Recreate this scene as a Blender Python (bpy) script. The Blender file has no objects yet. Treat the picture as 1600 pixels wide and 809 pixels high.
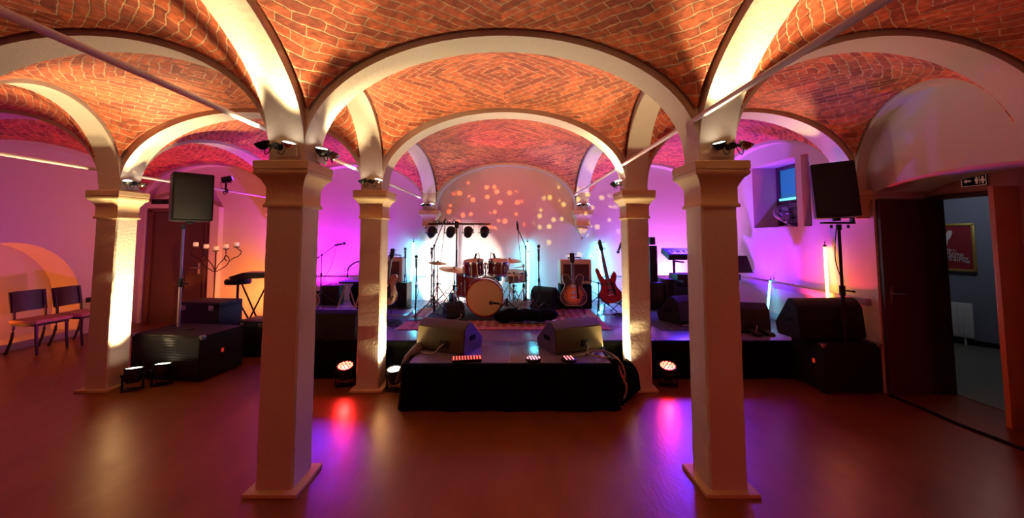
import bpy, bmesh, math, random
from mathutils import Vector, Matrix, Euler
random.seed(7)
PI = math.pi
S = bpy.context.scene
COL = S.collection
R = math.radians

# ------------------------------------------------------------------ camera
F, PITCH, CY, CX = 604.0, .0637, 331.2, 794.4
cam = bpy.data.cameras.new('camera')
cam.sensor_width = 36
cam.lens = F * 36 / 1600
cam.shift_x = (800 - CX) / 1600
cam.shift_y = (CY - 404.5) / 1600
cam.clip_start = .02
co = bpy.data.objects.new('camera', cam)
COL.objects.link(co)
co.location = (0, 0, 1.6)
co.rotation_euler = (PI / 2 + PITCH, 0, 0)
S.camera = co
S.view_settings.view_transform = 'Standard'
S.view_settings.look = 'None'
S.view_settings.gamma = 1
S.view_settings.use_curve_mapping = False
S.view_settings.exposure = -0.25
w = bpy.data.worlds.new('world')
S.world = w
w.use_nodes = True
w.node_tree.nodes['Background'].inputs[0].default_value = (.30, .10, .10, 1)
w.node_tree.nodes['Background'].inputs[1].default_value = 0.0

# strengths of the venue's lamps (watts)
WARM = (1, .56, .22)
CREAM = (1, .76, .38)
MAGENTA = (.66, .01, .95)
VIOLET = (.24, .03, 1)
RED = (1, .03, .03)
P = dict(twin=84, pillar=420, wash=330, drum=260, red=38, back=24)


# ------------------------------------------------------------------ helpers
def spot(name, loc, target, power, angle=60, blend=.4, color=WARM, radius=.03, parent=None):
    l = bpy.data.lights.new(name, 'SPOT')
    l.energy = power
    l.color = color
    l.spot_size = R(angle)
    l.spot_blend = blend
    l.shadow_soft_size = radius
    o = bpy.data.objects.new(name, l)
    COL.objects.link(o)
    o.location = loc
    d = Vector(target) - Vector(loc)
    o.rotation_euler = d.to_track_quat('-Z', 'Y').to_euler()
    if parent:
        o.parent = parent
    return o


def point(name, loc, power, color=WARM, radius=.1, parent=None):
    l = bpy.data.lights.new(name, 'POINT')
    l.energy = power
    l.color = color
    l.shadow_soft_size = radius
    o = bpy.data.objects.new(name, l)
    COL.objects.link(o)
    o.location = loc
    if parent:
        o.parent = parent
    return o


def mat(name, color, rough=.6, metal=0, emit=None, es=0, noise=0, nscale=8, bump=0, bscale=40, spec=.5, coat=0):
    m = bpy.data.materials.new(name)
    m.use_nodes = True
    nt = m.node_tree
    b = nt.nodes['Principled BSDF']
    b.inputs['Base Color'].default_value = (*color, 1)
    b.inputs['Roughness'].default_value = rough
    b.inputs['Metallic'].default_value = metal
    b.inputs['Specular IOR Level'].default_value = spec
    b.inputs['Coat Weight'].default_value = coat
    if emit:
        b.inputs['Emission Color'].default_value = (*emit, 1)
        b.inputs['Emission Strength'].default_value = es
    if noise or bump:
        tc = nt.nodes.new('ShaderNodeTexCoord')
    if noise:
        n = nt.nodes.new('ShaderNodeTexNoise')
        n.inputs['Scale'].default_value = nscale
        n.inputs['Detail'].default_value = 6
        r = nt.nodes.new('ShaderNodeMapRange')
        r.inputs['To Min'].default_value = 1 - noise
        r.inputs['To Max'].default_value = 1 + noise
        mx = nt.nodes.new('ShaderNodeMix')
        mx.data_type = 'RGBA'
        mx.blend_type = 'MULTIPLY'
        mx.inputs[0].default_value = 1
        mx.inputs[6].default_value = (*color, 1)
        nt.links.new(tc.outputs['Object'], n.inputs['Vector'])
        nt.links.new(n.outputs[0], r.inputs[0])
        nt.links.new(r.outputs[0], mx.inputs[7])
        nt.links.new(mx.outputs[2], b.inputs['Base Color'])
    if bump:
        n2 = nt.nodes.new('ShaderNodeTexNoise')
        n2.inputs['Scale'].default_value = bscale
        n2.inputs['Detail'].default_value = 5
        bp = nt.nodes.new('ShaderNodeBump')
        bp.inputs['Strength'].default_value = bump
        bp.inputs['Distance'].default_value = .01
        nt.links.new(tc.outputs['Object'], n2.inputs['Vector'])
        nt.links.new(n2.outputs[0], bp.inputs['Height'])
        nt.links.new(bp.outputs[0], b.inputs['Normal'])
    return m


class MB:
    """collects shapes into one bmesh"""
    def __init__(s):
        s.b = bmesh.new()
        s.uv = None

    def box(s, c, size, rot=None, bevel=0):
        g = bmesh.ops.create_cube(s.b, size=1)
        vs = g['verts']
        for v in vs:
            v.co = Vector((v.co.x * size[0], v.co.y * size[1], v.co.z * size[2]))
        if bevel:
            es = list({e for v in vs for e in v.link_edges})
            r = bmesh.ops.bevel(s.b, geom=es, offset=bevel, segments=2, affect='EDGES', profile=.6)
            vs = list({v for f in r['faces'] for v in f.verts} | {v for v in vs if v.is_valid})
        M = Matrix.Translation(c) @ (Euler(rot).to_matrix().to_4x4() if rot else Matrix())
        for v in vs:
            v.co = M @ v.co
        return s

    def cyl(s, p0, p1, r0, r1=None, seg=16, caps=True):
        p0, p1 = Vector(p0), Vector(p1)
        r1 = r0 if r1 is None else r1
        d = p1 - p0
        g = bmesh.ops.create_cone(s.b, cap_ends=caps, segments=seg, radius1=r0, radius2=max(r1, 1e-5), depth=d.length)
        q = d.to_track_quat('Z', 'Y').to_matrix().to_4x4()
        M = Matrix.Translation((p0 + p1) / 2) @ q
        for v in g['verts']:
            v.co = M @ v.co
        return s

    def sph(s, c, r, sc=(1, 1, 1), seg=16):
        g = bmesh.ops.create_uvsphere(s.b, u_segments=seg, v_segments=max(6, seg // 2), radius=r)
        for v in g['verts']:
            v.co = Vector((v.co.x * sc[0], v.co.y * sc[1], v.co.z * sc[2])) + Vector(c)
        return s

    def tube(s, pts, r, seg=8, closed=False):
        pts = [Vector(p) for p in pts]
        n = len(pts)
        rings = []
        ref = Vector((0, 0, 1))
        for i, p in enumerate(pts):
            if closed:
                t = pts[(i + 1) % n] - pts[i - 1]
            else:
                t = pts[min(i + 1, n - 1)] - pts[max(i - 1, 0)]
            if t.length < 1e-9:
                t = Vector((0, 0, 1))
            t.normalize()
            a = t.cross(ref)
            if a.length < .1:
                a = t.cross(Vector((1, 0, 0)))
            a.normalize()
            bb = t.cross(a)
            if rings and False:
                pass
            rr = r[i] if isinstance(r, (list, tuple)) else r
            rings.append([s.b.verts.new(p + (a * math.cos(k * 2 * PI / seg) + bb * math.sin(k * 2 * PI / seg)) * rr) for k in range(seg)])
        m = n if closed else n - 1
        for i in range(m):
            A, B = rings[i], rings[(i + 1) % n]
            for k in range(seg):
                s.b.faces.new((A[k], A[(k + 1) % seg], B[(k + 1) % seg], B[k]))
        if not closed:
            s.b.faces.new(rings[0][::-1])
            s.b.faces.new(rings[-1])
        return s

    def lathe(s, prof, c=(0, 0, 0), axis='Z', seg=32, rot=None, closed=False):
        rings = []
        for r, h in prof:
            ring = []
            for k in range(seg):
                a = 2 * PI * k / seg
                x, y = r * math.cos(a), r * math.sin(a)
                v = Vector((x, y, h)) if axis == 'Z' else (Vector((x, h, y)) if axis == 'Y' else Vector((h, x, y)))
                if rot:
                    v = Euler(rot).to_matrix() @ v
                ring.append(s.b.verts.new(v + Vector(c)))
            rings.append(ring)
        for A, B in zip(rings, rings[1:]):
            for k in range(seg):
                s.b.faces.new((A[k], A[(k + 1) % seg], B[(k + 1) % seg], B[k]))
        if closed:
            A, B = rings[-1], rings[0]
            for k in range(seg):
                s.b.faces.new((A[k], A[(k + 1) % seg], B[(k + 1) % seg], B[k]))
        else:
            s.b.faces.new(rings[0][::-1])
            s.b.faces.new(rings[-1])
        return s

    def prism(s, poly, thick, fn):
        """poly: 2D points; fn(u, v, w) -> 3D ; w from 0 to thick"""
        a = [s.b.verts.new(fn(u, v, 0)) for u, v in poly]
        b = [s.b.verts.new(fn(u, v, thick)) for u, v in poly]
        n = len(poly)
        s.b.faces.new(a[::-1])
        s.b.faces.new(b)
        for i in range(n):
            s.b.faces.new((a[i], a[(i + 1) % n], b[(i + 1) % n], b[i]))
        return s

    def holed(s, outer, holes, thick, fn):
        """plate with holes"""
        def loop(pts, w):
            vs = [s.b.verts.new(fn(u, v, w)) for u, v in pts]
            es = [s.b.edges.new((vs[i], vs[(i + 1) % len(vs)])) for i in range(len(vs))]
            return vs, es
        L0 = [loop(p, 0) for p in [outer] + holes]
        L1 = [loop(p, thick) for p in [outer] + holes]
        for L in (L0, L1):
            bmesh.ops.triangle_fill(s.b, use_beauty=True, use_dissolve=False, edges=[e for _, es in L for e in es])
        for (v0, _), (v1, _) in zip(L0, L1):
            n = len(v0)
            for i in range(n):
                s.b.faces.new((v0[i], v0[(i + 1) % n], v1[(i + 1) % n], v1[i]))
        return s

    def move(s, loc=(0, 0, 0), rot=None):
        M = Matrix.Translation(loc) @ (Euler(rot).to_matrix().to_4x4() if rot else Matrix())
        bmesh.ops.transform(s.b, matrix=M, verts=s.b.verts[:])
        return s

    def build(s, name, m, parent=None, smooth=True, angle=40):
        bmesh.ops.recalc_face_normals(s.b, faces=s.b.faces[:])
        if smooth:
            for f in s.b.faces:
                f.smooth = True
            for e in s.b.edges:
                if len(e.link_faces) == 2 and e.calc_face_angle(0) > R(angle):
                    e.smooth = False
                elif len(e.link_faces) != 2:
                    e.smooth = False
        me = bpy.data.meshes.new(name)
        s.b.to_mesh(me)
        s.b.free()
        me.materials.append(m)
        o = bpy.data.objects.new(name, me)
        COL.objects.link(o)
        if parent:
            o.parent = parent
        return o


def tag(o, label=None, cat=None, group=None, kind=None):
    if label:
        o['label'] = label
    if cat:
        o['category'] = cat
    if group:
        o['group'] = group
    if kind:
        o['kind'] = kind
    return o


def thing(name, label, cat, loc=(0, 0, 0), rz=0, group=None, rot=None):
    o = bpy.data.objects.new(name, None)
    o.empty_display_size = .1
    COL.objects.link(o)
    o.location = loc
    o.rotation_euler = rot if rot else (0, 0, rz)
    return tag(o, label, cat, group)


def kids(o):
    return [c for c in COL.objects if c.parent == o]


def dup(root, loc, rz=None, label=None, group=None, rot=None):
    def cp(o, parent):
        c = o.copy()
        COL.objects.link(c)
        if parent:
            c.parent = parent
        for k in kids(o):
            cp(k, c)
        return c
    r = cp(root, None)
    r.location = loc
    if rz is not None:
        r.rotation_euler = (0, 0, rz)
    if rot is not None:
        r.rotation_euler = rot
    if label:
        r['label'] = label
    if group:
        r['group'] = group
    return r


def structure(o, label=None):
    o['kind'] = 'structure'
    if label:
        o['label'] = label
    return o


def catmull(pts, n=6, closed=True):
    out = []
    m = len(pts)
    rng = range(m) if closed else range(m - 1)
    for i in rng:
        p0, p1, p2, p3 = (pts[(i - 1) % m], pts[i], pts[(i + 1) % m], pts[(i + 2) % m]) if closed else \
            (pts[max(i - 1, 0)], pts[i], pts[i + 1], pts[min(i + 2, m - 1)])
        for k in range(n):
            t = k / n
            out.append(tuple(.5 * (2 * b + (c - a) * t + (2 * a - 5 * b + 4 * c - d) * t * t + (3 * b - a - 3 * c + d) * t ** 3)
                             for a, b, c, d in zip(p0, p1, p2, p3)))
    if not closed:
        out.append(tuple(pts[-1]))
    return out


# ------------------------------------------------------------------ materials
PLASTER = mat('white_plaster', (.56, .49, .41), .75, noise=.06, nscale=3, bump=.35, bscale=35)
PLASTER2 = mat('wall_plaster', (.54, .47, .44), .8, noise=.05, nscale=2, bump=.15, bscale=20)
SAND = mat('painted_stone', (.58, .42, .24), .6, noise=.12, nscale=6, bump=.25, bscale=30)
BLACK = mat('black_paint', (.004, .004, .0045), .5, spec=.3)
BLACKM = mat('black_matte', (.003, .003, .003), .8, spec=.2)
GRILLE = mat('black_grille', (.006, .006, .007), .55, bump=.6, bscale=300, spec=.3)
CARPETB = mat('black_speaker_carpet', (.005, .005, .0055), .7, bump=.5, bscale=200, spec=.3)
CHROME = mat('chrome', (.75, .75, .75), .18, metal=1)
STEEL = mat('brushed_steel', (.45, .45, .47), .35, metal=1)
CLOTH = mat('black_cloth', (.002, .002, .002), .95, bump=.5, bscale=30, spec=.08)
RODM = mat('painted_rod', (.62, .50, .52), .45, noise=.05)
WOODD = mat('dark_brown_wood', (.055, .018, .012), .45, noise=.2, nscale=5)
WOODO = mat('orange_lit_wood', (.45, .16, .05), .4, noise=.2, nscale=5)  # orange light on the door leaf put into the wood colour
REDP = mat('red_lacquer', (.35, .015, .015), .2, coat=.6, noise=.1)
HEADM = mat('drum_skin', (.60, .42, .22), .5, noise=.12, nscale=10)
WHITEP = mat('white_plastic', (.75, .75, .72), .4)
BRASS = mat('cymbal_bronze', (.75, .48, .22), .28, metal=1, bump=.1, bscale=60)
CREAMB = mat('cream_tweed', (.60, .50, .34), .7, noise=.15, nscale=60)
LENSW = mat('lit_white_led', (1, 1, 1), .3, emit=(1, .85, .6), es=12)
LENSR = mat('lit_red_led', (1, .1, .1), .3, emit=(1, .10, .06), es=10)
GLASSL = mat('lamp_glass_lit', (1, 1, 1), .2, emit=(1, .9, .7), es=14)
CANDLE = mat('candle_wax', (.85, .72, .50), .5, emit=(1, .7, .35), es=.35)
FLAME = mat('candle_flame', (1, .8, .4), .5, emit=(1, .7, .3), es=6)


def floor_mat():
    m = mat('floor_coating', (.18, .07, .035), .3)
    nt = m.node_tree
    b = nt.nodes['Principled BSDF']
    tc = nt.nodes.new('ShaderNodeTexCoord')
    mp = nt.nodes.new('ShaderNodeMapping')
    mp.inputs['Scale'].default_value = (1.6, .55, 1)
    mp.inputs['Rotation'].default_value = (0, 0, .5)
    n = nt.nodes.new('ShaderNodeTexNoise')
    n.inputs['Scale'].default_value = 2.2
    n.inputs['Detail'].default_value = 9
    n.inputs['Roughness'].default_value = .65
    cr = nt.nodes.new('ShaderNodeValToRGB')
    cr.color_ramp.elements[0].position = .30
    cr.color_ramp.elements[0].color = (.115, .034, .011, 1)
    cr.color_ramp.elements[1].position = .72
    cr.color_ramp.elements[1].color = (.20, .062, .019, 1)
    n2 = nt.nodes.new('ShaderNodeTexNoise')
    n2.inputs['Scale'].default_value = 34
    n2.inputs['Detail'].default_value = 6
    n3 = nt.nodes.new('ShaderNodeTexNoise')
    n3.inputs['Scale'].default_value = 7
    n3.inputs['Detail'].default_value = 8
    nt.links.new(mp.outputs[0], n3.inputs[0])
    mr = nt.nodes.new('ShaderNodeMapRange')
    mr.inputs['To Min'].default_value = .24
    mr.inputs['To Max'].default_value = .42
    bp = nt.nodes.new('ShaderNodeBump')
    bp.inputs['Strength'].default_value = .3
    bp.inputs['Distance'].default_value = .004
    L = nt.links.new
    L(tc.outputs['Object'], mp.inputs[0])
    L(mp.outputs[0], n.inputs[0])
    L(mp.outputs[0], n2.inputs[0])
    L(n.outputs[0], cr.inputs[0])
    L(cr.outputs[0], b.inputs['Base Color'])
    L(n3.outputs[0], mr.inputs[0])
    L(mr.outputs[0], b.inputs['Roughness'])
    L(n2.outputs[0], bp.inputs['Height'])
    L(bp.outputs[0], b.inputs['Normal'])
    b.inputs['Specular IOR Level'].default_value = 1.0
    b.inputs['Specular Tint'].default_value = (1, .42, .18, 1)
    return m


def brick_mat():
    m = mat('vault_brick', (.4, .1, .05), .8)
    nt = m.node_tree
    L = nt.links.new
    b = nt.nodes['Principled BSDF']
    uv = nt.nodes.new('ShaderNodeUVMap')
    tc = nt.nodes.new('ShaderNodeTexCoord')
    nz = nt.nodes.new('ShaderNodeTexNoise')
    nz.inputs['Scale'].default_value = 5
    nz.inputs['Detail'].default_value = 3
    L(tc.outputs['Object'], nz.inputs[0])
    sub = nt.nodes.new('ShaderNodeVectorMath')
    sub.operation = 'SUBTRACT'
    sub.inputs[1].default_value = (.5, .5, .5)
    L(nz.outputs['Color'], sub.inputs[0])
    sc = nt.nodes.new('ShaderNodeVectorMath')
    sc.operation = 'SCALE'
    sc.inputs['Scale'].default_value = .08
    L(sub.outputs[0], sc.inputs[0])
    ad = nt.nodes.new('ShaderNodeVectorMath')
    ad.operation = 'ADD'
    L(uv.outputs[0], ad.inputs[0])
    L(sc.outputs[0], ad.inputs[1])
    br = nt.nodes.new('ShaderNodeTexBrick')
    br.inputs['Scale'].default_value = 1
    br.inputs['Brick Width'].default_value = .235
    br.inputs['Row Height'].default_value = .072
    br.inputs['Mortar Size'].default_value = .0058
    br.inputs['Mortar Smooth'].default_value = .4
    br.inputs['Bias'].default_value = 0
    br.inputs['Color1'].default_value = (.60, .135, .05, 1)
    br.inputs['Color2'].default_value = (.27, .052, .024, 1)
    br.inputs['Mortar'].default_value = (.55, .33, .19, 1)
    L(ad.outputs[0], br.inputs['Vector'])
    n2 = nt.nodes.new('ShaderNodeTexNoise')
    n2.inputs['Scale'].default_value = 20
    n2.inputs['Detail'].default_value = 8
    L(tc.outputs['Object'], n2.inputs[0])
    mr = nt.nodes.new('ShaderNodeMapRange')
    mr.inputs['From Min'].default_value = .25
    mr.inputs['From Max'].default_value = .75
    mr.inputs['To Min'].default_value = .55
    mr.inputs['To Max'].default_value = 1.55
    L(n2.outputs[0], mr.inputs[0])
    mx = nt.nodes.new('ShaderNodeMix')
    mx.data_type = 'RGBA'
    mx.blend_type = 'MULTIPLY'
    mx.inputs[0].default_value = 1
    L(br.outputs['Color'], mx.inputs[6])
    L(mr.outputs[0], mx.inputs[7])
    L(mx.outputs[2], b.inputs['Base Color'])
    # relief: joints recessed plus stone roughness
    ma = nt.nodes.new('ShaderNodeMath')
    ma.operation = 'MULTIPLY_ADD'
    ma.inputs[1].default_value = -1.0
    L(br.outputs['Fac'], ma.inputs[0])
    L(n2.outputs[0], ma.inputs[2])
    bp = nt.nodes.new('ShaderNodeBump')
    bp.inputs['Strength'].default_value = .7
    bp.inputs['Distance'].default_value = .012
    L(ma.outputs[0], bp.inputs['Height'])
    L(bp.outputs[0], b.inputs['Normal'])
    return m


def rug_mat(name, c1, c2, c3):
    m = mat(name, c1, .95)
    nt = m.node_tree
    L = nt.links.new
    b = nt.nodes['Principled BSDF']
    tc = nt.nodes.new('ShaderNodeTexCoord')
    vo = nt.nodes.new('ShaderNodeTexVoronoi')
    vo.feature = 'F1'
    vo.distance = 'MANHATTAN'
    vo.inputs['Scale'].default_value = 9
    vo.inputs['Randomness'].default_value = .15
    cr = nt.nodes.new('ShaderNodeValToRGB')
    cr.color_ramp.interpolation = 'CONSTANT'
    cr.color_ramp.elements[0].color = (*c1, 1)
    cr.color_ramp.elements[1].color = (*c2, 1)
    cr.color_ramp.elements[1].position = .35
    e = cr.color_ramp.elements.new(.62)
    e.color = (*c3, 1)
    L(tc.outputs['Object'], vo.inputs[0])
    L(vo.outputs['Distance'], cr.inputs[0])
    L(cr.outputs[0], b.inputs['Base Color'])
    return m


FLOORM = floor_mat()
BRICK = brick_mat()
DECKM = mat('stage_deck_laminate', (.13, .11, .17), .24, noise=.15, nscale=3)  # violet-blue wall reflection put into the deck colour

# ------------------------------------------------------------------ room layout
XL, XR, YB, YF = -7.0, 3.85, 7.4, -2.0
CXS = [XL, -4.293, -1.467, 1.380, XR]
CYS = [YF, -.36, 2.638, 4.240, 7.33]
HW = .117            # half width of pillars and arches
ZS, ZC, EX = 2.17, 2.95, .09   # springing, crown, band thickness
STG = .41

b = MB()
b.box(((XL + 9.5) / 2, (YF + 8.5) / 2, -.05), (9.5 - XL + .6, 8.5 - YF + .6, .1))
structure(b.build('floor', FLOORM, smooth=False), 'brown coated cellar floor with worn glossy patches')

# back wall
b = MB()
b.box(((XL + XR) / 2, YB + .1, 1.65), (XR - XL + .4, .2, 3.5))
structure(b.build('wall_back', PLASTER2, smooth=False), 'plaster back wall behind the stage')
# rear wall behind the viewer
b = MB()
b.box(((XL + XR) / 2, YF - .1, 1.65), (XR - XL + .4, .2, 3.5))
structure(b.build('wall_rear', PLASTER2, smooth=False))


def arch_pts(c, a, zs, rise, n=24, rev=False):
    p = [(c + a * math.cos(PI - PI * i / n), zs + rise * math.sin(PI * i / n)) for i in range(n + 1)]
    return p[::-1] if rev else p


# left wall with arched niche
niche = [(4.5, .10)] + arch_pts(5.45, .95, .52, 1.0) + [(6.4, .10)]
b = MB()
b.holed([(YF, 0), (YB + .05, 0), (YB + .05, 3.4), (YF, 3.4)], [niche], .45, lambda u, v, w: (XL - w, u, v))
structure(b.build('wall_left', PLASTER2, smooth=False), 'plaster side wall with a deep arched niche')
NICHEM = mat('niche_plaster', (.80, .52, .30), .8, noise=.05)
b = MB()
b.box((XL - .47, 5.45, .85), (.04, 2.3, 1.9))
structure(b.build('wall_left_niche', PLASTER2, smooth=False))

# right wall: window niche and arched door recess
rec0, rec1 = 2.35, 4.07
rec = [(rec0, 0), (rec0, 2.0)]
rc = (rec0 + rec1) / 2
ra = (rec1 - rec0) / 2
rec += [(rc + ra * math.cos(PI - PI * i / 16), 2.0 + .19 * math.sin(PI * i / 16)) for i in range(1, 16)]
rec += [(rec1, 2.0), (rec1, 0)]
WZ0, WZ1, WY0, WY1 = 1.735, 2.68, 4.90, 6.06
outer = [(YF, 0)] + rec + [(YB + .05, 0), (YB + .05, 3.4), (YF, 3.4)]
b = MB()
b.holed(outer, [[(WY0, WZ0), (WY1, WZ0), (WY1, WZ1), (WY0, WZ1)]], .55, lambda u, v, w: (XR + w, u, v))
structure(b.build('wall_right', PLASTER2, smooth=False), 'plaster side wall with window niche and arched door recess')

# vaults ---------------------------------------------------------------
CF = .944


def prof(t, a):      # boundary height 0..1 for offset t from bay centre, clear half span a
    return math.sqrt(max(0, 1 - (t * CF / a) ** 2))


CC = math.sqrt(1 - CF ** 2)


def vault(x0, x1, y0, y1):
    ax, ay = (x1 - x0) / 2, (y1 - y0) / 2
    cx, cy = (x0 + x1) / 2, (y0 + y1) / 2
    N = 28
    ts = [-math.cos(PI * i / N) for i in range(N + 1)]
    rise = ZC + EX - ZS

    def arc(a):
        out = [0.0]
        M = 60
        px, pz = 0, prof(0, a)
        tab = [(0, 0)]
        s = 0
        for i in range(1, M + 1):
            x = a * i / M
            z = prof(x, a)
            s += math.hypot(x - px, (z - pz) * rise)
            px, pz = x, z
            tab.append((x, s))
        return tab

    def look(tab, x):
        x = abs(x)
        for (xa, sa), (xb, sb) in zip(tab, tab[1:]):
            if x <= xb + 1e-9:
                return sa + (sb - sa) * (x - xa) / (xb - xa)
        return tab[-1][1]
    tx, ty = arc(ax), arc(ay)
    bm = bmesh.new()
    uvl = bm.loops.layers.uv.new('UVMap')
    V = []
    for j, tv in enumerate(ts):
        row = []
        for i, tu in enumerate(ts):
            X, Y = tu * ax, tv * ay
            a_, b_ = prof(X, ax), prof(Y, ay)
            h = 1 - (1 - a_) * (1 - b_) / (1 - CC)
            z = ZS + rise * h + .10 * (1 - tu * tu) * (1 - tv * tv)
            row.append(bm.verts.new((cx + X, cy + Y, z)))
        V.append(row)
    for j in range(N):
        for i in range(N):
            f = bm.faces.new((V[j][i], V[j + 1][i], V[j + 1][i + 1], V[j][i + 1]))
            f.smooth = True
            for lp, (jj, ii) in zip(f.loops, ((j, i), (j + 1, i), (j + 1, i + 1), (j, i + 1))):
                sx, sy = look(tx, ts[ii] * ax), look(ty, ts[jj] * ay)
                off = (.31 if i < N / 2 else 3.1) + (.0 if j < N / 2 else 1.7)
                lp[uvl].uv = ((sx - sy) * .7071 + 10 + off, (sx + sy) * .7071 + 10)
    me = bpy.data.meshes.new('ceiling')
    bm.to_mesh(me)
    bm.free()
    me.materials.append(BRICK)
    o = bpy.data.objects.new('ceiling', me)
    COL.objects.link(o)
    structure(o)
    sol = o.modifiers.new('thickness', 'SOLIDIFY')
    sol.thickness = .05
    sol.offset = 1
    return o


for i in range(4):
    for j in range(4):
        vault(CXS[i] + HW, CXS[i + 1] - HW, CYS[j] + HW, CYS[j + 1] - HW)

# slab over the vaults that closes the cellar
b = MB()
b.box(((XL + XR) / 2, (YF + YB) / 2, 3.45), (XR - XL + 1.2, YB - YF + .6, .1))
structure(b.build('ceiling_slab', BLACKM, smooth=False))

tn = [0]


def arch(along, fixed, c0, c1):
    tn[0] += 1
    c, a = (c0 + c1) / 2, (c1 - c0) / 2
    A = a / CF
    n = 40
    inner = arch_pts(c, a, ZS, ZC - ZS, n)
    out = arch_pts(c, A + .01, ZS, ZC + EX + .02 - ZS, n)
    bm = MB()
    w0, w1 = fixed - HW, fixed + HW
    fn = (lambda u, v, w: (u, w, v)) if along == 'x' else (lambda u, v, w: (w, u, v))
    rings = []
    for (u, v), (U, V) in zip(inner, out):
        rings.append([bm.b.verts.new(fn(u, v, w0)), bm.b.verts.new(fn(U, V, w0)), bm.b.verts.new(fn(U, V, w1)), bm.b.verts.new(fn(u, v, w1))])
    for A_, B_ in zip(rings, rings[1:]):
        for k in range(4):
            bm.b.faces.new((A_[k], A_[(k + 1) % 4], B_[(k + 1) % 4], B_[k]))
    bm.b.faces.new(rings[0])
    bm.b.faces.new(rings[-1][::-1])
    # rounded plaster arrises
    es = [e for e in bm.b.edges if len(e.link_faces) == 2 and abs(e.calc_face_angle(0)) > 1.2]
    bmesh.ops.bevel(bm.b, geom=es, offset=.012, segments=2, affect='EDGES')
    structure(bm.build('trim_%d' % tn[0], PLASTER))


for j, y in enumerate(CYS):
    for i in range(4):
        arch('x', y, CXS[i] + HW, CXS[i + 1] - HW)
for i, x in enumerate(CXS):
    for j in range(4):
        arch('y', x, CYS[j] + HW, CYS[j + 1] - HW)

# ------------------------------------------------------------------ pillars
def capital_bm(k=.178, h=HW, half=None):
    """square moulded capital, z 0 = neck ring"""
    m = MB()
    pr = [(h + .012, 0), (h + .016, .012), (h + .010, .024), (h + .004, .03), (h + .004, .13),
          (h + .012, .150), (k - .028, .190), (k - .012, .203), (k - .002, .214), (k - .002, .236), (k - .008, .240), (k, .246), (k, .295), (k - .006, .300)]
    rings = []
    for r, z in pr:
        rings.append([m.b.verts.new((sx * r, sy * r, z)) for sx, sy in ((-1, -1), (1, -1), (1, 1), (-1, 1))])
    for A, B in zip(rings, rings[1:]):
        for q in range(4):
            m.b.faces.new((A[q], A[(q + 1) % 4], B[(q + 1) % 4], B[q]))
    m.b.faces.new(rings[0][::-1])
    m.b.faces.new(rings[-1])
    return m


def shaft_bm(z0, z1, h=HW, ch=.012, top=1.0, botk=1.02):
    m = MB()
    n = 30
    rings = []
    for i in range(n + 1):
        t = i / n
        z = z0 + (z1 - z0) * t
        r = h * (botk + (top - botk) * t)
        c = ch
        pts = [(-r + c, -r), (r - c, -r), (r, -r + c), (r, r - c), (r - c, r), (-r + c, r), (-r, r - c), (-r, -r + c)]
        rings.append([m.b.verts.new((x + random.uniform(-.0015, .0015), y + random.uniform(-.0015, .0015), z)) for x, y in pts])
    for A, B in zip(rings, rings[1:]):
        for q in range(8):
            m.b.faces.new((A[q], A[(q + 1) % 8], B[(q + 1) % 8], B[q]))
    m.b.faces.new(rings[0][::-1])
    m.b.faces.new(rings[-1])
    return m


def pillar(x, y, label):
    t = thing('pillar', label, 'pillar', (x, y, 0), 0, 'square plastered pillars carrying the arches')
    if not hasattr(pillar, 'k'):
        pillar.k = None
    b = MB()
    b.box((0, 0, .012), (.335, .335, .024), bevel=.004)
    b.build('plinth', SAND, t)
    shaft_bm(.024, 1.795).build('shaft', PLASTER, t)
    capital_bm().move((0, 0, 1.793)).build('capital', SAND, t, angle=50)
    shaft_bm(2.093, 2.60, h=HW + .001, botk=1.0).build('impost', PLASTER, t)
    return t


p_l1 = pillar(CXS[2], CYS[2], 'near left square plastered pillar, its base plate closest to us on the left')
p_r1 = pillar(CXS[3], CYS[2], 'near right square plastered pillar in front of the keyboards')
p_l2 = pillar(CXS[2], CYS[3], 'thin-looking pillar left of the stage platform, its inner side glaring in lamplight')
p_r2 = pillar(CXS[3], CYS[3], 'thin-looking pillar right of the stage platform, its inner side glaring in lamplight')
p_ll = pillar(CXS[1], CYS[3], 'farthest left pillar beside the big bass speaker, brightly lit on its right side')


def corbel(x, y, label, pend=True):
    t = thing('corbel', label, 'corbel', (x, y, 0), 0, 'moulded corbels under the arches along the walls')
    capital_bm(h=.117).move((0, 0, 1.793)).build('capital', SAND, t, angle=50)
    if pend:
        b = MB()
        b.lathe([(.004, 1.55), (.02, 1.56), (.022, 1.58), (.012, 1.595), (.05, 1.63), (.10, 1.70), (.135, 1.735), (.145, 1.75), (.145, 1.765), (.12, 1.78), (.118, 1.795)], seg=4, rot=(0, 0, PI / 4))
        b.build('pendant', SAND, t, angle=50)
    b = MB()
    b.box((0, 0, 2.33), (2 * HW, 2 * HW, .50))
    b.build('impost', PLASTER, t)
    return t


corbel(CXS[2], 7.26, 'back wall corbel behind the row of stage lamps on the left')
corbel(CXS[3], 7.26, 'back wall corbel ending in a pointed pendant, above the guitar amplifier')
corbel(CXS[1], 7.26, 'back wall corbel at the far left beyond the near left pillar')
corbel(XR - .02, CYS[3], 'right wall corbel above the folded door leaf', pend=False)

# tie rods ---------------------------------------------------------------
for x, z, lab in ((-1.625, 2.32, 'grey iron tie rod running past the outer side of the left pillars'),
                  (1.235, 2.375, 'grey iron tie rod running past the inner side of the right pillars'),
                  (-4.45, 2.325, 'iron tie rod at the far left, running past the farthest left pillar')):
    b = MB()
    b.cyl((x, YF + .02, z), (x, YB - .01, z), .0165, seg=12)
    tag(b.build('tie_rod', RODM), lab, 'tie rod', 'iron tie rods')

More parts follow.
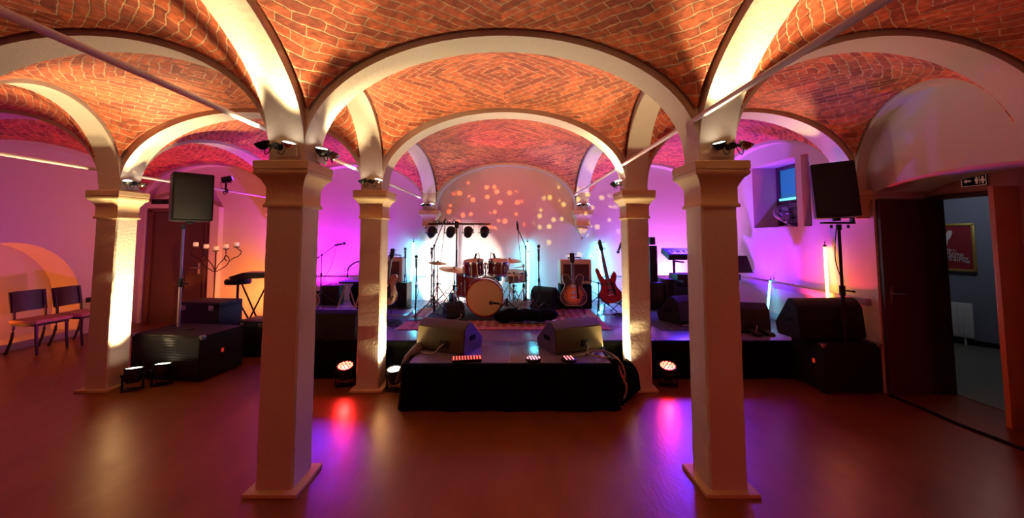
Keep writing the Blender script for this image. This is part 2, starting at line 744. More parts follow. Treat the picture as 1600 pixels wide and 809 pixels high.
# ------------------------------------------------------------------ stage
def deck(name, x0, x1, y0, y1, label, seams=()):
    t = thing(name, label, 'stage', ((x0 + x1) / 2, y0, 0))
    cx, w, d = 0, x1 - x0, y1 - y0
    b = MB()
    b.box((0, d / 2, STG - .035), (w, d, .03), bevel=.004)
    b.build('frame', STEEL, t)
    n = max(1, round(w / 1.0))
    m = max(1, round(d / 1.5))
    for i in range(n):
        for j in range(m):
            b = MB()
            b.box((-w / 2 + w * (i + .5) / n, d * (j + .5) / m, STG - .011), (w / n - .004, d / m - .004, .022), bevel=.002)
            b.build('deck_panel', DECKM, t)
    for i in range(n + 1):
        for yy in (.06, d - .06):
            b = MB()
            xx = max(-w / 2 + .05, min(w / 2 - .05, -w / 2 + w * i / n))
            b.cyl((xx, yy, 0), (xx, yy, STG - .05), .022)
            b.build('leg', STEEL, t)
    return t


deck('stage_platform', -2.62, 3.83, 4.50, 7.38, 'wide low stage with dark glossy deck carrying the band equipment')
deck('stage_platform', -3.45, -2.64, 5.7, 7.38, 'side extension of the stage at its far left, behind the near left pillar')
deck('stage_platform', -.97, 1.0, 3.70, 4.49, 'small platform projecting from the front of the stage between the pillars')


def skirt(name, pts, z0, z1, label, amp=.02, freq=9, lip=.05, flare=0.0, step=.025):
    """pleated black cloth hanging along a polyline"""
    P = [Vector((p[0], p[1])) for p in pts]
    samp = []
    acc = 0
    for a, c in zip(P, P[1:]):
        L = (c - a).length
        n = max(2, int(L / step))
        d = (c - a).normalized()
        nrm = Vector((d.y, -d.x))
        for i in range(n):
            samp.append((a + (c - a) * i / n, nrm, acc + L * i / n))
        acc += L
    samp.append((P[-1], nrm, acc))
    nz = 10
    bm = bmesh.new()
    rows = []
    for k in range(nz + 1):
        t = k / nz
        z = z1 + (z0 - z1) * t
        row = []
        for p, nn, s in samp:
            o = amp * t ** .7 * (math.sin(s * freq) * .6 + math.sin(s * freq * 2.3 + 1) * .3 + .4) + flare * t * t
            q = p + nn * (o + .004)
            row.append(bm.verts.new((q.x, q.y, z + (random.uniform(-.004, .004) if 0 < k < nz else 0))))
        rows.append(row)
    if lip:
        row = [bm.verts.new(((p - nn * lip).x, (p - nn * lip).y, z1 + .003)) for p, nn, s in samp]
        rows.insert(0, row)
        for v in rows[1]:
            v.co.z += .003
    for A, B in zip(rows, rows[1:]):
        for i in range(len(A) - 1):
            f = bm.faces.new((A[i], A[i + 1], B[i + 1], B[i]))
            f.smooth = True
    me = bpy.data.meshes.new(name)
    bm.to_mesh(me)
    bm.free()
    me.materials.append(CLOTH)
    o = bpy.data.objects.new(name, me)
    COL.objects.link(o)
    so = o.modifiers.new('thickness', 'SOLIDIFY')
    so.thickness = .003
    so.offset = 1
    return tag(o, label, 'stage skirt')


skirt('stage_skirt', [(-.99, 4.47), (-.99, 3.68), (1.02, 3.68), (1.02, 4.47)], .005, STG, 'black cloth skirt hanging around the small front platform', amp=.018, freq=11, flare=.015)
skirt('stage_skirt', [(-2.63, 5.68), (-2.63, 4.48), (-1.02, 4.48)], .005, STG, 'black cloth skirt of the stage left of the front platform', amp=.018)
skirt('stage_skirt', [(1.05, 4.48), (3.80, 4.48)], .005, STG, 'black cloth skirt of the stage right of the front platform', amp=.018)
# bunched cloth ends at the platform corners
def bunch(x, y, lab, sx=1):
    b = MB()
    for i in range(7):
        a = i / 6
        b.tube(catmull([(x + sx * .02 * i, y - .02 * i, STG + .015), (x + sx * (.05 + .03 * i), y - .03 + .05 * i, STG - .08), (x + sx * (.06 + .045 * i), y - .04 + .06 * i, .2),
                        (x + sx * (.08 + .045 * i), y - .05 + .06 * i, .025)], 5, False), .022, 8)
    tag(b.build('cloth_bunch', CLOTH), lab, 'cloth')


bunch(.99, 3.78, 'gathered end of black cloth at the right corner of the front platform')

# rugs
RUG = rug_mat('oriental_rug', (.30, .05, .04), (.12, .02, .03), (.42, .22, .12))


def rug(name, x0, x1, y0, y1, m, label, z=STG, border=True, th=.008):
    t = thing(name, label, 'rug', ((x0 + x1) / 2, (y0 + y1) / 2, z))
    w, d = x1 - x0, y1 - y0
    b = MB()
    b.box((0, 0, th / 2), (w, d, th), bevel=.002)
    b.build('field', m, t)
    if border:
        b = MB()
        bw = .11
        for s in (-1, 1):
            b.box((0, s * (d / 2 - bw / 2), th + .0005), (w, bw, .001))
            b.box((s * (w / 2 - bw / 2), 0, th + .0005), (bw, d - 2 * bw, .001))
        b.build('border', mat('rug_border', (.36, .10, .07), .95, noise=.6, nscale=45), t)
        fm = mat('rug_fringe', (.5, .42, .3), .9)
        for s in (-1, 1):
            b = MB()
            b.box((s * (w / 2 + .003), 0, th / 2), (.006, d, .004))
            for i in range(60):
                b.box((s * (w / 2 + .022), -d / 2 + d * i / 59, th / 2), (.04, .006, .003))
            b.build('fringe', fm, t)
    return t


rug('stage_rug', -1.42, 1.30, 5.03, 6.55, RUG, 'red patterned oriental rug on the stage under the drums')
rug('drum_mat', -1.20, .48, 5.55, 7.0, mat('felt_mat', (.010, .010, .011), .95), 'black felt mat beneath the drum kit', z=STG + .0095, border=False, th=.004)
rug('stage_rug', 1.95, 3.0, 5.0, 6.5, rug_mat('dark_rug', (.03, .014, .018), (.012, .008, .012), (.05, .02, .025)), 'dark rug at the right of the stage below the keyboards', border=False)
b = MB()
for i in range(7):       # crumpled black cloth heap
    a = i * .9
    b.sph((.02 + .10 * i - .08, 5.40 + .03 * math.sin(a * 3), STG + .095 + .03 * abs(math.sin(i * 1.3))), .11, (1.3, .9, .75), 14)
ob = b.build('cloth_heap', CLOTH)
tag(ob, 'black cloth heaped beside the bass drum on the rug', 'cloth')

# wall rails (dado boards) -------------------------------------------------
RAILM = mat('grey_painted_board', (.30, .30, .34), .5)
b = MB()
b.box((XR - .03, 5.75, .905), (.06, 3.2, .075), bevel=.006)
structure(b.build('trim_41', RAILM), 'painted rail along the right wall')
b = MB()
b.box((-3.05, YB - .03, .80), (3.05, .06, .085), bevel=.006)
structure(b.build('trim_42', RAILM), 'painted rail along the back wall, left part')
b = MB()
b.box((2.75, YB - .03, .80), (2.1, .06, .085), bevel=.006)
structure(b.build('trim_43', RAILM), 'painted rail along the back wall, right part')
b = MB()
b.box((XR - .02, 5.7, STG + .05), (.03, 3.3, .09), bevel=.004)
structure(b.build('baseboard_right', RAILM))

# far-left doorway in the back wall
t = thing('door_1', None, None, (-6.24, YB, 0))
t['kind'] = 'structure'
b = MB()
b.box((0, -.025, 1.03), (1.02, .05, 2.06))
b.build('door_leaf', WOODD, t)
b = MB()
b.box((-.55, -.04, 1.05), (.09, .08, 2.1), bevel=.005).box((.55, -.04, 1.05), (.09, .08, 2.1), bevel=.005).box((0, -.04, 2.11), (1.19, .08, .08), bevel=.005)
b.build('door_frame', mat('door_frame_wood', (.09, .03, .02), .5), t)
b = MB()
b.cyl((.40, -.05, 1.02), (.40, -.11, 1.02), .012).cyl((.40, -.11, 1.02), (.29, -.11, 1.02), .010).box((.40, -.053, 1.0), (.04, .006, .2))
b.build('door_handle', STEEL, t)
# plaster segmental arch over it
b = MB()
arcO = [( -.78 + 1.56 * i / 20, 2.16 + .22 * math.sin(PI * i / 20)) for i in range(21)]
poly = [(-.78, 0), (-.62, 0), (-.62, 2.14), (.62, 2.14), (.62, 0), (.78, 0)] + arcO[::-1]
b.prism([(u - 6.24, v) for u, v in poly], .12, lambda u, v, w: (u, YB - w, v))
structure(b.build('trim_44', PLASTER2, smooth=False), 'plaster surround with shallow arch over the far door')

# ventilation grille
t = thing('vent_grille', 'small dark ventilation grille above the far left door', 'vent', (-6.58, YB - .125, 2.26))
b = MB()
b.box((0, 0, 0), (.32, .02, .09), bevel=.003)
b.build('frame', BLACK, t)
for i in range(3):
    b = MB()
    b.box((-.1 + i * .1, -.012, 0), (.07, .006, .045))
    b.build('slot', BLACKM if i != 1 else GRILLE, t)

# ------------------------------------------------------------------ door recess at right + corridor
XD = 4.42
RECM = mat('recess_red', (.42, .16, .14), .6, noise=.08)  # reddish tone for the wall inside the recess
b = MB()      # partition wall in the recess with the door opening
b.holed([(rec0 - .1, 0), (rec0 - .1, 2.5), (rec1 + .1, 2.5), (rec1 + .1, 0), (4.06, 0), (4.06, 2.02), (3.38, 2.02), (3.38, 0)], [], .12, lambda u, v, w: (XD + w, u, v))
structure(b.build('wall_corridor_side', RECM, smooth=False), 'dark reddish wall with doorway inside the recess')
t = thing('door_2', None, None, (XD, 4.04, 0))
t['kind'] = 'structure'
b = MB()
b.box((.05, 0, 1.0), (.16, .03, 2.0), bevel=.004).box((.05, -.33, 2.005), (.16, .66, .04), bevel=.004)
b.build('door_frame', WOODD, t)
b = MB()
b.box((-.29, 0, 1.0), (.52, .04, 1.98), bevel=.004)
b.build('door_leaf', WOODD, t)
b = MB()
b.cyl((-.48, -.02, 1.02), (-.48, -.07, 1.02), .011).cyl((-.48, -.07, 1.02), (-.37, -.07, 1.02), .009).box((-.48, -.024, 1.0), (.035, .006, .18), bevel=.002)
b.build('door_handle', STEEL, t)
t = thing('door_3', None, None, (XD, 3.38, 0))
t['kind'] = 'structure'
b = MB()
b.box((.02, .02, 1.0), (.18, .05, 2.0), bevel=.004)
b.build('door_frame', mat('reddish_frame', (.25, .06, .03), .5), t)
b = MB()
b.box((-.10, -.03, 1.02), (.24, .04, 2.04), bevel=.004)
b.build('door_leaf', WOODO, t)
for z in (1.93, .35):
    b = MB()
    b.cyl((-.06, .02, z - .07), (-.06, .02, z + .07), .012).box((-.03, .015, z), (.05, .004, .12))
    b.build('hinge', STEEL, t)
b = MB()      # threshold strip / cable duct
b.tube(catmull([(3.84, 4.0, .008), (3.85, 3.7, .008), (3.83, 3.4, .008), (3.86, 3.1, .008), (3.87, 2.7, .008), (3.88, 2.3, .008)], 6, False), .014, 8)
tag(b.build('floor_cable', BLACKM), 'black cable running along the floor in front of the door recess', 'cable')

GREY = mat('corridor_grey_paint', (.22, .24, .30), .8)
cd = Vector((.34, -.54)).normalized()
c0 = Vector((6.75, 5.97)) - cd * 2.2
c1 = Vector((6.75, 5.97)) + cd * 3.6
ang = math.atan2(cd.y, cd.x)
b = MB()
mid = (c0 + c1) / 2
b.box((mid.x + .05, mid.y + .04, 1.3), ((c1 - c0).length, .1, 2.7), rot=(0, 0, ang))
structure(b.build('wall_corridor', GREY, smooth=False), 'grey corridor wall with a framed poster')
b = MB()
nn = Vector((-cd.y, cd.x)) * -1
if nn.x > 0:
    nn = -nn
b.box((mid.x + nn.x * .02, mid.y + nn.y * .02, .04), ((c1 - c0).length, .02, .08), rot=(0, 0, ang))
structure(b.build('baseboard_corridor', BLACK, smooth=False))
b = MB()
b.box((5.05, c0.y - .1, 1.3), (1.3, .1, 2.7))
structure(b.build('wall_corridor_end', GREY, smooth=False))
b = MB()
b.box((6.9, 5.0, 2.62), (5.2, 6, .05))
structure(b.build('ceiling_corridor', GREY, smooth=False))
b = MB()
b.box((7.0, 4.8, .004), (4.9, 6.4, .008))
structure(b.build('floor_corridor', mat('corridor_floor', (.17, .17, .13), .45, noise=.1), smooth=False), 'greenish grey corridor floor')
point('corridor_lamp', (6.1, 4.9, 2.3), 12, (.85, .88, 1), .15)


def flat_text(body, size, m, parent, loc, rot, name='lettering', align='LEFT', ext=.001, space=1):
    cu = bpy.data.curves.new(name, 'FONT')
    cu.body = body
    cu.size = size
    cu.extrude = ext
    cu.align_x = align
    cu.space_line = space
    cu.resolution_u = 2
    tmp = bpy.data.objects.new(name, cu)
    COL.objects.link(tmp)
    dg = bpy.context.evaluated_depsgraph_get()
    me = bpy.data.meshes.new_from_object(tmp.evaluated_get(dg))
    COL.objects.unlink(tmp)
    bpy.data.objects.remove(tmp)
    me.materials.clear()
    me.materials.append(m)
    o = bpy.data.objects.new(name, me)
    COL.objects.link(o)
    o.parent = parent
    o.location = loc
    o.rotation_euler = rot
    return o


# poster on the oblique wall: local x along wall to the right, y out of wall is -y
pc = Vector((6.75, 5.97)) + cd * -.02
t = thing('framed_poster', 'gold framed red poster with a bottle, hanging in the corridor', 'poster', (pc.x + nn.x * .01, pc.y + nn.y * .01, 1.44), ang)
gold = mat('gold_frame', (.55, .38, .10), .4, metal=.6)
b = MB()
W_, H_ = .62, .72
for sx in (-1, 1):
    b.box((sx * (W_ / 2 - .018), -.02, 0), (.036, .03, H_), bevel=.004)
    b.box((0, -.02, sx * (H_ / 2 - .018)), (W_, .03, .036), bevel=.004)
b.build('frame', gold, t)
b = MB()
b.box((0, -.012, 0), (W_ - .06, .012, H_ - .06))
b.build('picture', mat('poster_red', (.30, .012, .02), .5), t)
b = MB()       # bottle with foil neck
bt = catmull([(-.05, -.26), (.03, -.27), (.06, -.2), (.055, -.05), (.03, .03), (.018, .12), (.02, .2), (-.02, .2), (-.022, .12), (-.035, .03), (-.055, -.05), (-.06, -.2)], 4)
b.prism([(u * math.cos(.35) + v * math.sin(.35) - .02, -u * math.sin(.35) + v * math.cos(.35) + .0) for u, v in bt], .006, lambda u, v, w: (u, -.019 - w, v))
b.build('bottle', mat('bottle_dark', (.02, .03, .02), .3), t)
b = MB()
bt = catmull([(.033, .03), (.02, .12), (.03, .16), (.022, .26), (-.022, .26), (-.03, .16), (-.02, .12), (-.036, .03)], 4)
b.prism([(u * math.cos(.35) + v * math.sin(.35) - .02, -u * math.sin(.35) + v * math.cos(.35)) for u, v in bt], .004, lambda u, v, w: (u, -.026 - w, v))
b.build('bottle_foil', mat('foil_white', (.75, .70, .66), .4), t)
b = MB()
b.lathe([(.045, 0), (.045, .004)], (-.16, -.02, .22), 'Y', 20)
b.build('emblem', BLACK, t)
b = MB()
for k in range(5):
    a_ = PI / 2 + k * 2 * PI / 5
    b.cyl((-.16, -.027, .22), (-.16 + .034 * math.cos(a_), -.027, .22 + .034 * math.sin(a_)), .009, .002, 6)
b.build('emblem_star', mat('emblem_green', (.45, .6, .1), .5), t)
pw = mat('poster_lettering', (.85, .8, .8), .5)
flat_text('SEKT-\nKELLEREI\nDÜRKHEIM\nFITZ-RITTER', .068, pw, t, (.035, -.028, -.05), (PI / 2, -.22, 0), space=.85) if False else \
    flat_text('SEKT-\nKELLEREI\nDÜRKHEIM\nFITZ-RITTER', .052, pw, t, (-.01, -.028, -.05), (PI / 2, .2, 0), space=.85)

# radiator
t = thing('radiator', 'white panel radiator low on the corridor wall', 'radiator', (pc.x + cd.x * .17 + nn.x * .08, pc.y + cd.y * .17 + nn.y * .08, 0.009), ang)
b = MB()
b.box((-.3, 0, .36), (.75, .09, .5), bevel=.02)
b.build('panel', WHITEP, t)
for x in (-.58, -.02):
    b = MB()
    b.cyl((x, 0, 0), (x, 0, .14), .014)
    b.build('leg', WHITEP, t)
for i in range(14):
    b = MB()
    b.box((-.64 + i * .052, -.048, .36), (.02, .008, .44), bevel=.002)
    b.build('fin', WHITEP, t)

# toilet direction sign
t = thing('direction_sign', 'small dark toilet sign with arrow and two figures above the doorway', 'sign', (XD - .008, 3.635, 2.13), -PI / 2)
b = MB()
b.box((0, 0, 0), (.20, .012, .105), bevel=.002)
b.build('board', BLACK, t)
sg = mat('sign_light', (.8, .62, .55), .5, emit=(1, .5, .35), es=.12)
b = MB()
for sx in (-1, 1):
    b.box((sx * .096, -.008, 0), (.004, .003, .10)).box((0, -.008, sx * .048), (.192, .003, .004))
b.build('border', sg, t)
b = MB()
b.prism([(-.08, 0), (-.055, .02), (-.055, .008), (-.02, .008), (-.02, -.008), (-.055, -.008), (-.055, -.02)], .003, lambda u, v, w: (u, -.007 - w, v))
b.build('arrow', sg, t)
b = MB()
b.lathe([(.007, 0), (.007, .003)], (.025, -.01, .027), 'Y', 12)
b.prism([(.012, .017), (.038, .017), (.038, -.008), (.032, -.008), (.032, -.034), (.018, -.034), (.018, -.008), (.012, -.008)], .003, lambda u, v, w: (u, -.007 - w, v))
b.build('figure', sg, t)
b = MB()
b.lathe([(.007, 0), (.007, .003)], (.072, -.01, .027), 'Y', 12)
b.prism([(.064, .017), (.080, .017), (.090, -.012), (.078, -.012), (.078, -.034), (.066, -.034), (.066, -.012), (.054, -.012)], .003, lambda u, v, w: (u, -.007 - w, v))
b.build('figure', sg, t)
b = MB()
b.box((.048, -.008, 0), (.003, .003, .07))
b.build('divider', sg, t)

# ------------------------------------------------------------------ window niche at right
t = thing('window_1', None, None, (XR + .40, (WY0 + WY1) / 2, WZ0))
t['kind'] = 'structure'
wh = WZ1 - WZ0
b = MB()
b.box((.05, 0, wh / 2), (.04, WY1 - WY0 + .02, wh))
b.build('back_panel', mat('niche_dark', (.05, .035, .06), .8), t)
b = MB()
b.box((.0, .555, wh / 2), (.05, .05, wh), bevel=.004).box((0, .15, wh / 2), (.05, .05, wh), bevel=.004).box((0, .35, .40), (.05, .4, .03), bevel=.004).box((0, .35, wh - .03), (.05, .4, .05), bevel=.004)
b.build('window_frame', mat('window_frame_dark', (.07, .03, .06), .5), t)
b = MB()
b.box((.015, .35, .67), (.01, .38, .50))
b.build('pane', mat('blue_lit_glass', (.02, .1, .2), .2, emit=(.02, .22, .50), es=.55), t)
b = MB()
b.box((-.01, .35, .435), (.03, .36, .035), bevel=.004)
b.build('lit_sill', mat('cyan_lit_sill', (.3, .8, .9), .3, emit=(.15, .8, 1), es=1.4), t)
b = MB()
b.box((XR + .05, 5.09, (WZ0 + WZ1) / 2), (.10, .10, wh - .002))
structure(b.build('trim_45', PLASTER2), 'slim plaster post dividing the window niche')

# fan
t = thing('desk_fan', 'round wire guard fan tilted upwards in the window niche', 'fan', (XR + .19, 5.52, WZ0), 0)
fr = Euler((R(38), 0, R(-35)))


def fanM(p):
    return fr.to_matrix() @ Vector(p) + Vector((0, 0, .19))


b = MB()
for rr, dz in ((.20, 0), (.20, .05), (.15, .07), (.10, .075), (.15, -.03), (.10, -.04)):
    b.tube([fanM((rr * math.cos(a * PI / 16), rr * math.sin(a * PI / 16), dz)) for a in range(32)], .003, 6, True)
for k in range(24):
    a = k * PI / 12
    b.tube([fanM((r_ * math.cos(a), r_ * math.sin(a), z_)) for r_, z_ in ((.03, .078), (.10, .075), (.15, .07), (.20, .05), (.20, 0), (.15, -.03), (.08, -.045))], .0016, 5)
b.build('guard', STEEL, t)
b = MB()
for k in range(3):
    a = k * 2 * PI / 3
    vs = []
    pts = [(.03, -.3), (.08, -.35), (.165, -.25), (.18, .1), (.14, .42), (.07, .35), (.03, .2)]
    b.prism([(r_ * math.cos(a + q), r_ * math.sin(a + q)) for r_, q in pts], .004, lambda u, v, w: fanM((u, v, .02 + w + .08 * (math.atan2(v, u) - a if abs(math.atan2(v, u) - a) < 2 else 0) * .5)))
b.build('blades', mat('fan_blades', (.25, .25, .3), .4), t)
b = MB()
b.cyl(fanM((0, 0, .02)), fanM((0, 0, .075)), .035).cyl(fanM((0, 0, -.03)), fanM((0, 0, -.10)), .05, .04)
b.build('motor', BLACK, t)
b = MB()
b.tube(catmull([fanM((.21, 0, 0)), (.20, -.10, .12), (.14, -.16, .012), (-.1, -.16, .012), (-.2, -.05, .12), fanM((-.21, 0, 0))], 6, False), .010, 8)
b.tube([(.14, -.16, .011), (.10, .14, .011)], .010).tube([(-.1, -.16, .011), (-.08, .14, .011)], .010)
b.build('stand', CHROME, t)

# ------------------------------------------------------------------ fixtures
def twin_spot(x, y, z, label, power=None, tl=None, tr=None, col=CREAM, flip=1, ang=0.0, wide=75):
    """pair of adjustable lamp heads on a wall plate; local -y faces the room"""
    t = thing('twin_spotlight', label, 'spotlight', (x, y, z), ang, 'twin spotlights mounted above the capitals')
    b = MB()
    b.box((.045 * flip, -.008, -.01), (.13, .016, .085), bevel=.004)
    b.build('wall_plate', WHITEP, t)
    b = MB()
    b.cyl((0, -.016, .01), (0, -.075, .01), .022)
    b.tube([(-.055, -.06, .012), (.055, -.06, .012)], .010)
    b.build('bracket', BLACK, t)
    for s in (-1, 1):
        c = Vector((s * .083, -.065, .012))
        d = Vector((s * .30, -.25, .92)).normalized()
        q = d.to_track_quat('Z', 'Y').to_matrix()
        hd = MB()
        prof_ = [(.012, -.030), (.022, -.026), (.036, -.006), (.045, .014), (.046, .020), (.041, .018)]
        rings = []
        for r_, h_ in prof_:
            rings.append([hd.b.verts.new(q @ Vector((r_ * math.cos(k * PI / 10), r_ * math.sin(k * PI / 10), h_)) + c) for k in range(20)])
        for A, B in zip(rings, rings[1:]):
            for k in range(20):
                hd.b.faces.new((A[k], A[(k + 1) % 20], B[(k + 1) % 20], B[k]))
        hd.b.faces.new(rings[0][::-1])
        h = hd.build('lamp_head', CHROME if s > 0 else BLACK, t)
        gl = MB()
        gl.cyl(c + d * .010, c + d * .015, .038, seg=20)
        gl.build('lamp_glass', GLASSL, h)
        tgt = tl if s < 0 else tr
        if power and tgt:
            o = bpy.data.objects.new('lamp', bpy.data.lights.new('lamp', 'SPOT'))
            COL.objects.link(o)
            l = o.data
            l.energy = power
            l.color = col
            l.spot_size = R(wide)
            l.spot_blend = .6
            l.shadow_soft_size = .02
            o.parent = t
            p = c + d * .03
            o.location = p
            # target in world -> local
            M = Matrix.Translation((x, y, z)) @ Matrix.Rotation(ang, 4, 'Z')
            tg = M.inverted() @ Vector(tgt)
            o.rotation_euler = (tg - p).to_track_quat('-Z', 'Y').to_euler()
        b = MB()
        b.tube(catmull([(s * .02, -.07, 0), (s * .03, -.085, -.04), (s * .055, -.08, -.05), (s * .065, -.07, -.01)], 5, False), .003, 6)
        b.build('cable', BLACK, t)
    return t


TP = P['twin']
z0 = 2.175
twin_spot(CXS[2] - .03, CYS[2] - HW - .003, z0, 'twin spotlight above the capital of the near left pillar', TP, (-1.9, 1.9, 3.0), (-1.25, 1.9, 3.0))
twin_spot(CXS[3] + .06, CYS[2] - HW - .003, z0, 'twin spotlight above the capital of the near right pillar', TP, (1.3, 1.8, 3.0), (1.75, 1.8, 3.0), flip=-1)
twin_spot(CXS[2] + .01, CYS[3] - HW - .003, z0, 'twin spotlight above the pillar left of the stage platform', TP * .6, (-1.7, 3.5, 3.0), (-.9, 3.6, 3.0))
twin_spot(CXS[3] - HW - .004, CYS[3] - .0, z0, 'twin spotlight on the inner side of the pillar right of the stage platform', TP * .6, (.9, 3.5, 3.0), (1.0, 4.6, 3.0), ang=-PI / 2)
twin_spot(CXS[1] + HW + .004, CYS[3] - .02, z0, 'twin spotlight on the right side of the farthest left pillar', TP * .7, (-3.3, 4.2, 2.9), (-3.6, 3.3, 3.0), ang=PI / 2)
twin_spot(CXS[2] - .02, 7.26 - HW - .003, z0, 'twin spotlight above the corbel behind the stage lamp bar', TP * .3, (-1.9, 6.2, 3.0), (-.9, 6.6, 2.9), wide=45)
twin_spot(CXS[3], 7.26 - HW - .003, z0, 'twin spotlight above the corbel with the pointed pendant', TP * .3, (.9, 6.6, 2.9), (1.6, 6.2, 3.0), wide=45)
twin_spot(XR - .16, CYS[3] - .03, z0, 'twin spotlight above the right wall corbel', TP * .6, (3.1, 4.2, 2.8), (2.95, 3.3, 3.1), ang=-PI / 2, wide=42)
twin_spot(CXS[2] + HW + .004, CYS[2] + .06, z0, 'single-looking spotlight on the far side of the near left pillar', TP * .35, (-.8, 3.3, 3.0), (-1.0, 2.7, 2.9), ang=PI / 2)


def par(x, y, z, label, aim, power, lens, color, angle=60, blend=.5, rz=0, tilt=0, group='led floor lamps', tgt=None, h=.0, lit=True, r=.075):
    """LED par can on a U bracket; local tilt about x"""
    t = thing('led_floor_lamp', label, 'stage lamp', (x, y, z), rz, group)
    T = Euler((tilt, 0, 0)).to_matrix()
    c = Vector((0, 0, .15))
    b = MB()
    prof_ = [(r * .55, -.075), (r * .75, -.07), (r * .95, -.03), (r, .0), (r, .055), (r + .006, .06), (r + .006, .075), (r * .96, .075), (r * .94, .062)]
    rings = []
    for r_, h_ in prof_:
        rings.append([b.b.verts.new(T @ Vector((r_ * math.cos(k * PI / 12), r_ * math.sin(k * PI / 12), h_)) + c) for k in range(24)])
    for A, B in zip(rings, rings[1:]):
        for k in range(24):
            b.b.faces.new((A[k], A[(k + 1) % 24], B[(k + 1) % 24], B[k]))
    b.b.faces.new(rings[0][::-1])
    b.b.faces.new(rings[-1])
    b.build('housing', BLACK, t)
    b = MB()
    for s in (-1, 1):
        b.box((s * (r + .014), 0, .08), (.006, .03, .16))
        b.cyl((s * (r + .01), 0, .15), (s * (r + .03), 0, .15), .014)
    b.box((0, 0, .005), (2 * r + .034, .035, .006))
    b.box((0, -.05, .006), (2 * r, .02, .008)).box((0, .05, .006), (2 * r, .02, .008))
    b.build('bracket', BLACK, t)
    b = MB()
    for k in range(19):
        rr, a = (0, 0) if k == 0 else ((.033, k * PI / 3) if k < 7 else (.060, k * PI / 6))
        rr *= r / .08
        p = T @ Vector((rr * math.cos(a), rr * math.sin(a), .066)) + c
        q = T @ Vector((rr * math.cos(a), rr * math.sin(a), .070)) + c
        b.cyl(p, q, .0125 * r / .08 * 1.05, seg=10)
    if lit:
        b.build('led_lenses', lens, t)
    if power:
        o = spot('lamp', T @ Vector((0, 0, .09)) + c, aim, power, angle, blend, color, .04, t)
        M = Matrix.Translation((x, y, z)) @ Matrix.Rotation(rz, 4, 'Z')
        tg = M.inverted() @ Vector(aim)
        o.rotation_euler = (tg - o.location).to_track_quat('-Z', 'Y').to_euler()
    return t


PW = P['pillar']
# white lamps that graze the pillars
par(-3.94, 4.16, 0, 'upright lamp at the foot of the farthest left pillar, nearer the pillar', (-4.17, 4.24, 1.3), PW, LENSW, CREAM, 70, .7, rz=.3, tilt=-.12)
par(-3.76, 4.30, 0, 'upright lamp at the foot of the farthest left pillar, next to the bass speaker', (-4.17, 4.24, 2.2), PW, LENSW, CREAM, 60, .7, rz=.3, tilt=-.12)
par(-1.19, 4.15, 0, 'white-lit floor lamp right of the pillar left of the stage platform', (-1.34, 4.24, 1.2), PW * .7, LENSW, CREAM, 130, .9, rz=-.2, tilt=.16)
par(1.14, 4.15, 0, 'white-lit floor lamp left of the pillar right of the stage platform', (1.25, 4.24, 1.2), PW * .7, LENSW, CREAM, 130, .9, rz=.2, tilt=.16)
par(-1.76, 4.28, 0, 'red-lit floor lamp left of the pillar left of the stage platform', (-2.1, 2.7, .3), P['red'], LENSR, RED, 150, .6, rz=.2, tilt=.28, r=.085)
par(1.72, 4.28, 0, 'red-lit floor lamp right of the pillar right of the stage platform', (2.1, 2.7, .3), P['red'], LENSR, RED, 150, .6, rz=-.2, tilt=.28, r=.085)
# wash lamps standing behind pillars and gear
WP = P['wash']
par(-3.45, 6.95, STG, 'floor lamp casting magenta light behind the near left pillar', (-3.45, 7.4, 1.75), WP * 1.2, mat('lit_magenta_led', (1, .3, 1), .3, emit=(.8, .15, 1), es=6), MAGENTA, 140, .8, tilt=-.2)
par(3.05, 6.95, STG, 'floor lamp casting pinkish violet light behind the keyboards', (3.05, 7.4, 1.8), WP * 1.1, mat('lit_pink_led', (1, .3, 1), .3, emit=(.9, .25, 1), es=6), (.75, .14, 1), 140, .8, tilt=-.2)
par(2.25, 6.85, STG, 'floor lamp casting blue-violet light behind the pillar right of the platform', (1.7, 7.4, 1.3), WP * .35, mat('lit_blue_led', (.3, .3, 1), .3, emit=(.2, .15, 1), es=6), (.22, .10, 1), 150, .9, tilt=-.2)
par(-2.36, 6.9, STG, 'floor lamp casting blue-violet light behind the pillar left of the platform', (-1.9, 7.4, 1.3), WP * .25, mat('lit_blue_led', (.3, .3, 1), .3, emit=(.2, .15, 1), es=6), (.30, .08, 1), 150, .9, tilt=-.2)
par(2.95, 5.75, STG, 'floor lamp casting violet light towards the right wall, behind the near right pillar', (3.85, 5.6, 2.0), WP * 1.2, mat('lit_violet_led', (.5, .2, 1), .3, emit=(.5, .15, 1), es=6), VIOLET, 112, .9, tilt=-.1)
par(3.62, 4.80, STG, 'floor lamp casting red light behind the right bass speaker', (3.85, 4.45, 1.7), WP * .3, LENSR, (1, .03, .10), 150, .8, tilt=-.1)
par(-4.95, 4.85, 0, 'floor lamp casting purple light at the left wall, behind the farthest left pillar', (-7.0, 5.2, 1.9), WP * .42, mat('lit_purple_led', (.8, .2, 1), .3, emit=(.8, .1, .8), es=6), (.80, .02, .60), 150, .8, rz=PI / 2, tilt=.5)
par(-4.34, 6.6, 0, 'floor lamp casting orange light on the back wall behind the near left pillar', (-5.1, 7.4, 1.2), WP * .75, mat('lit_orange_led', (1, .5, .1), .3, emit=(1, .4, .08), es=6), (1, .24, .05), 140, .9, tilt=-.2)
par(-7.2, 4.75, .101, 'small floor lamp inside the arched niche casting orange light', (-7.22, 6.3, 1.0), WP * .28, mat('lit_amber_led', (1, .5, .1), .3, emit=(1, .4, .08), es=2), (1, .20, .02), 120, .9, rz=0, tilt=-.6, r=.05)
par(-.93, 6.55, STG, 'floor lamp behind the bass drum throwing a white disc on the back wall', (-.93, 7.4, .78), P['drum'], LENSW, (1, .92, .78), 95, .12, tilt=-1.0)

